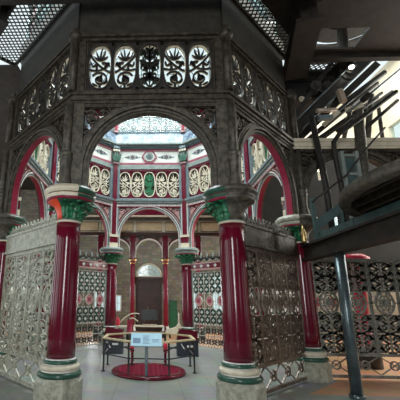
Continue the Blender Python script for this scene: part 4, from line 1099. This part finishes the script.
mb = MB(); mb.prism([(-.55,.38),(.45,.38),(.42,.50),(.25,.58),(.10,.64),(.05,.74),(-.03,.74),(-.08,.64),(-.22,.58),(-.5,.52)], -.15, .15, 'cream'); mb.build('casing', t)
mb = MB(); mb.tube([(.01,0,.72),(.01,0,1.18)], [.03,.012], 'white', 8); mb.build('spike', t)
for x in (-.45, .36): mb = MB(); mb.box(x-.05, x+.05, -.1, .1, 0, .40, 'buff'); mb.build('leg', t)
t = thing('green_cupboard', (1.30, 12.6, 0), 0, 'plain dark green cupboard against the stone wall right of the door', 'cupboard')
mb = MB(); mb.box(-.2, .2, -.2, .2, .1, 1.62, 'green'); mb.box(-.22, .22, -.22, .22, 1.60, 1.66, 'dkgreen'); mb.box(-.2,.2,-.2,.2,0,.1,'black'); mb.build('body', t)
mb = MB(); mb.box(-.17, .17, -.22, -.2, .2, 1.55, 'green'); mb.build('door', t)
t = thing('plinth_box', (-1.12, 7.9, 0), 0, 'pale box on the floor right of the left rear column', 'box')
mb = MB(); mb.box(-.22,.22,-.15,.15,0,.62,'iron_lt'); mb.box(-.25,.25,-.18,.18,.6,.66,'cream'); mb.build('body', t)
t = thing('red_lantern', (-1.25, 7.9, .66), 0, 'small red object standing on the pale box by the left rear column', 'ornament')
mb = MB(); mb.lathe([(.06,0,'redcloth'),(.10,.08,'redcloth'),(.09,.2,'redcloth'),(.03,.3,'redcloth'),(.02,.34,'redcloth')], 14); mb.build('body', t)

# ------------------------------------------------------------------ light
w = bpy.data.worlds.new('sky'); sc.world = w; w.use_nodes = True
bg = w.node_tree.nodes['Background']; bg.inputs['Color'].default_value = (.86, .97, 1.0, 1); bg.inputs['Strength'].default_value = 1.0
def area(name, loc, rot, sx, sy, power, col=(1,1,1)):
    l = bpy.data.lights.new(name, 'AREA'); l.shape = 'RECTANGLE'; l.size = sx; l.size_y = sy; l.energy = power; l.color = col
    o = bpy.data.objects.new(name, l); C.objects.link(o); o.location = loc; o.rotation_euler = rot; return o
area('lantern_daylight', (0, CY, 12.0), (0, 0, 0), 5.5, 5.5, 1500, (.93, .98, 1))
for (y0, y1, z0, z1) in hl: area('window_daylight', (-9.95, (y0+y1)/2, (z0+z1)/2), (0, -PI/2, 0), z1-z0, y1-y0, 80, (.92,.97,1))
for (x0, x1, pw) in ((-8,-6,22),(-1.4,-.2,430),(6,8,22)): area('window_daylight', ((x0+x1)/2, -9.95, 4.5), (PI/2, 0, 0), x1-x0, 6.0, pw, (.95,.98,1))
for (y0, y1) in ((3.5,5),(6.5,8),(9.5,11)): area('window_daylight', (12.95, (y0+y1)/2, 7), (0, PI/2, 0), 8, y1-y0, 420, (1,.97,.88))
area('rear_fill', (0, 8.6, 8.4), (0, 0, 0), 2.6, 1.8, 60, (1,.98,.94))  # added fill brightening the portico through an invented ceiling gap
area('engine_well_daylight', (9.5, 7.0, 14.2), (0, 0, 0), 5, 8, 950, (1,.98,.92))
for x in (-5.0, -2.78, 2.6, 5.6): area('window_daylight', (x, 12.95, 2.2), (-PI/2, 0, 0), .6, 2.0, 60, (.97,1,1))

# ------------------------------------------------------------------ camera
cam = bpy.data.cameras.new('camera'); co = bpy.data.objects.new('camera', cam); C.objects.link(co); sc.camera = co
f, yaw, pit, rol = 333.1, -.043, .2368, .0134
cam.sensor_width = 36; cam.sensor_fit = 'HORIZONTAL'; cam.lens = f*36/400; cam.shift_x = 64.76/400; cam.shift_y = 19.79/400
right = Vector((math.cos(yaw), -math.sin(yaw), 0)); fh = Vector((math.sin(yaw), math.cos(yaw), 0)); zz = Vector((0,0,1))
fw = fh*math.cos(pit)+zz*math.sin(pit); up = -fh*math.sin(pit)+zz*math.cos(pit)
r2 = right*math.cos(rol)+up*math.sin(rol); u2 = -right*math.sin(rol)+up*math.cos(rol)
m3 = Matrix((r2, u2, -fw)).transposed()
co.matrix_world = Matrix.Translation((0, -6.0162, 1.65)) @ m3.to_4x4()
sc.view_settings.view_transform = 'Standard'; sc.view_settings.look = 'None'; sc.view_settings.gamma = 1.0; sc.view_settings.use_curve_mapping = False
sc.view_settings.exposure = 0.0
sc.cycles.max_bounces = 8; sc.cycles.transparent_max_bounces = 16
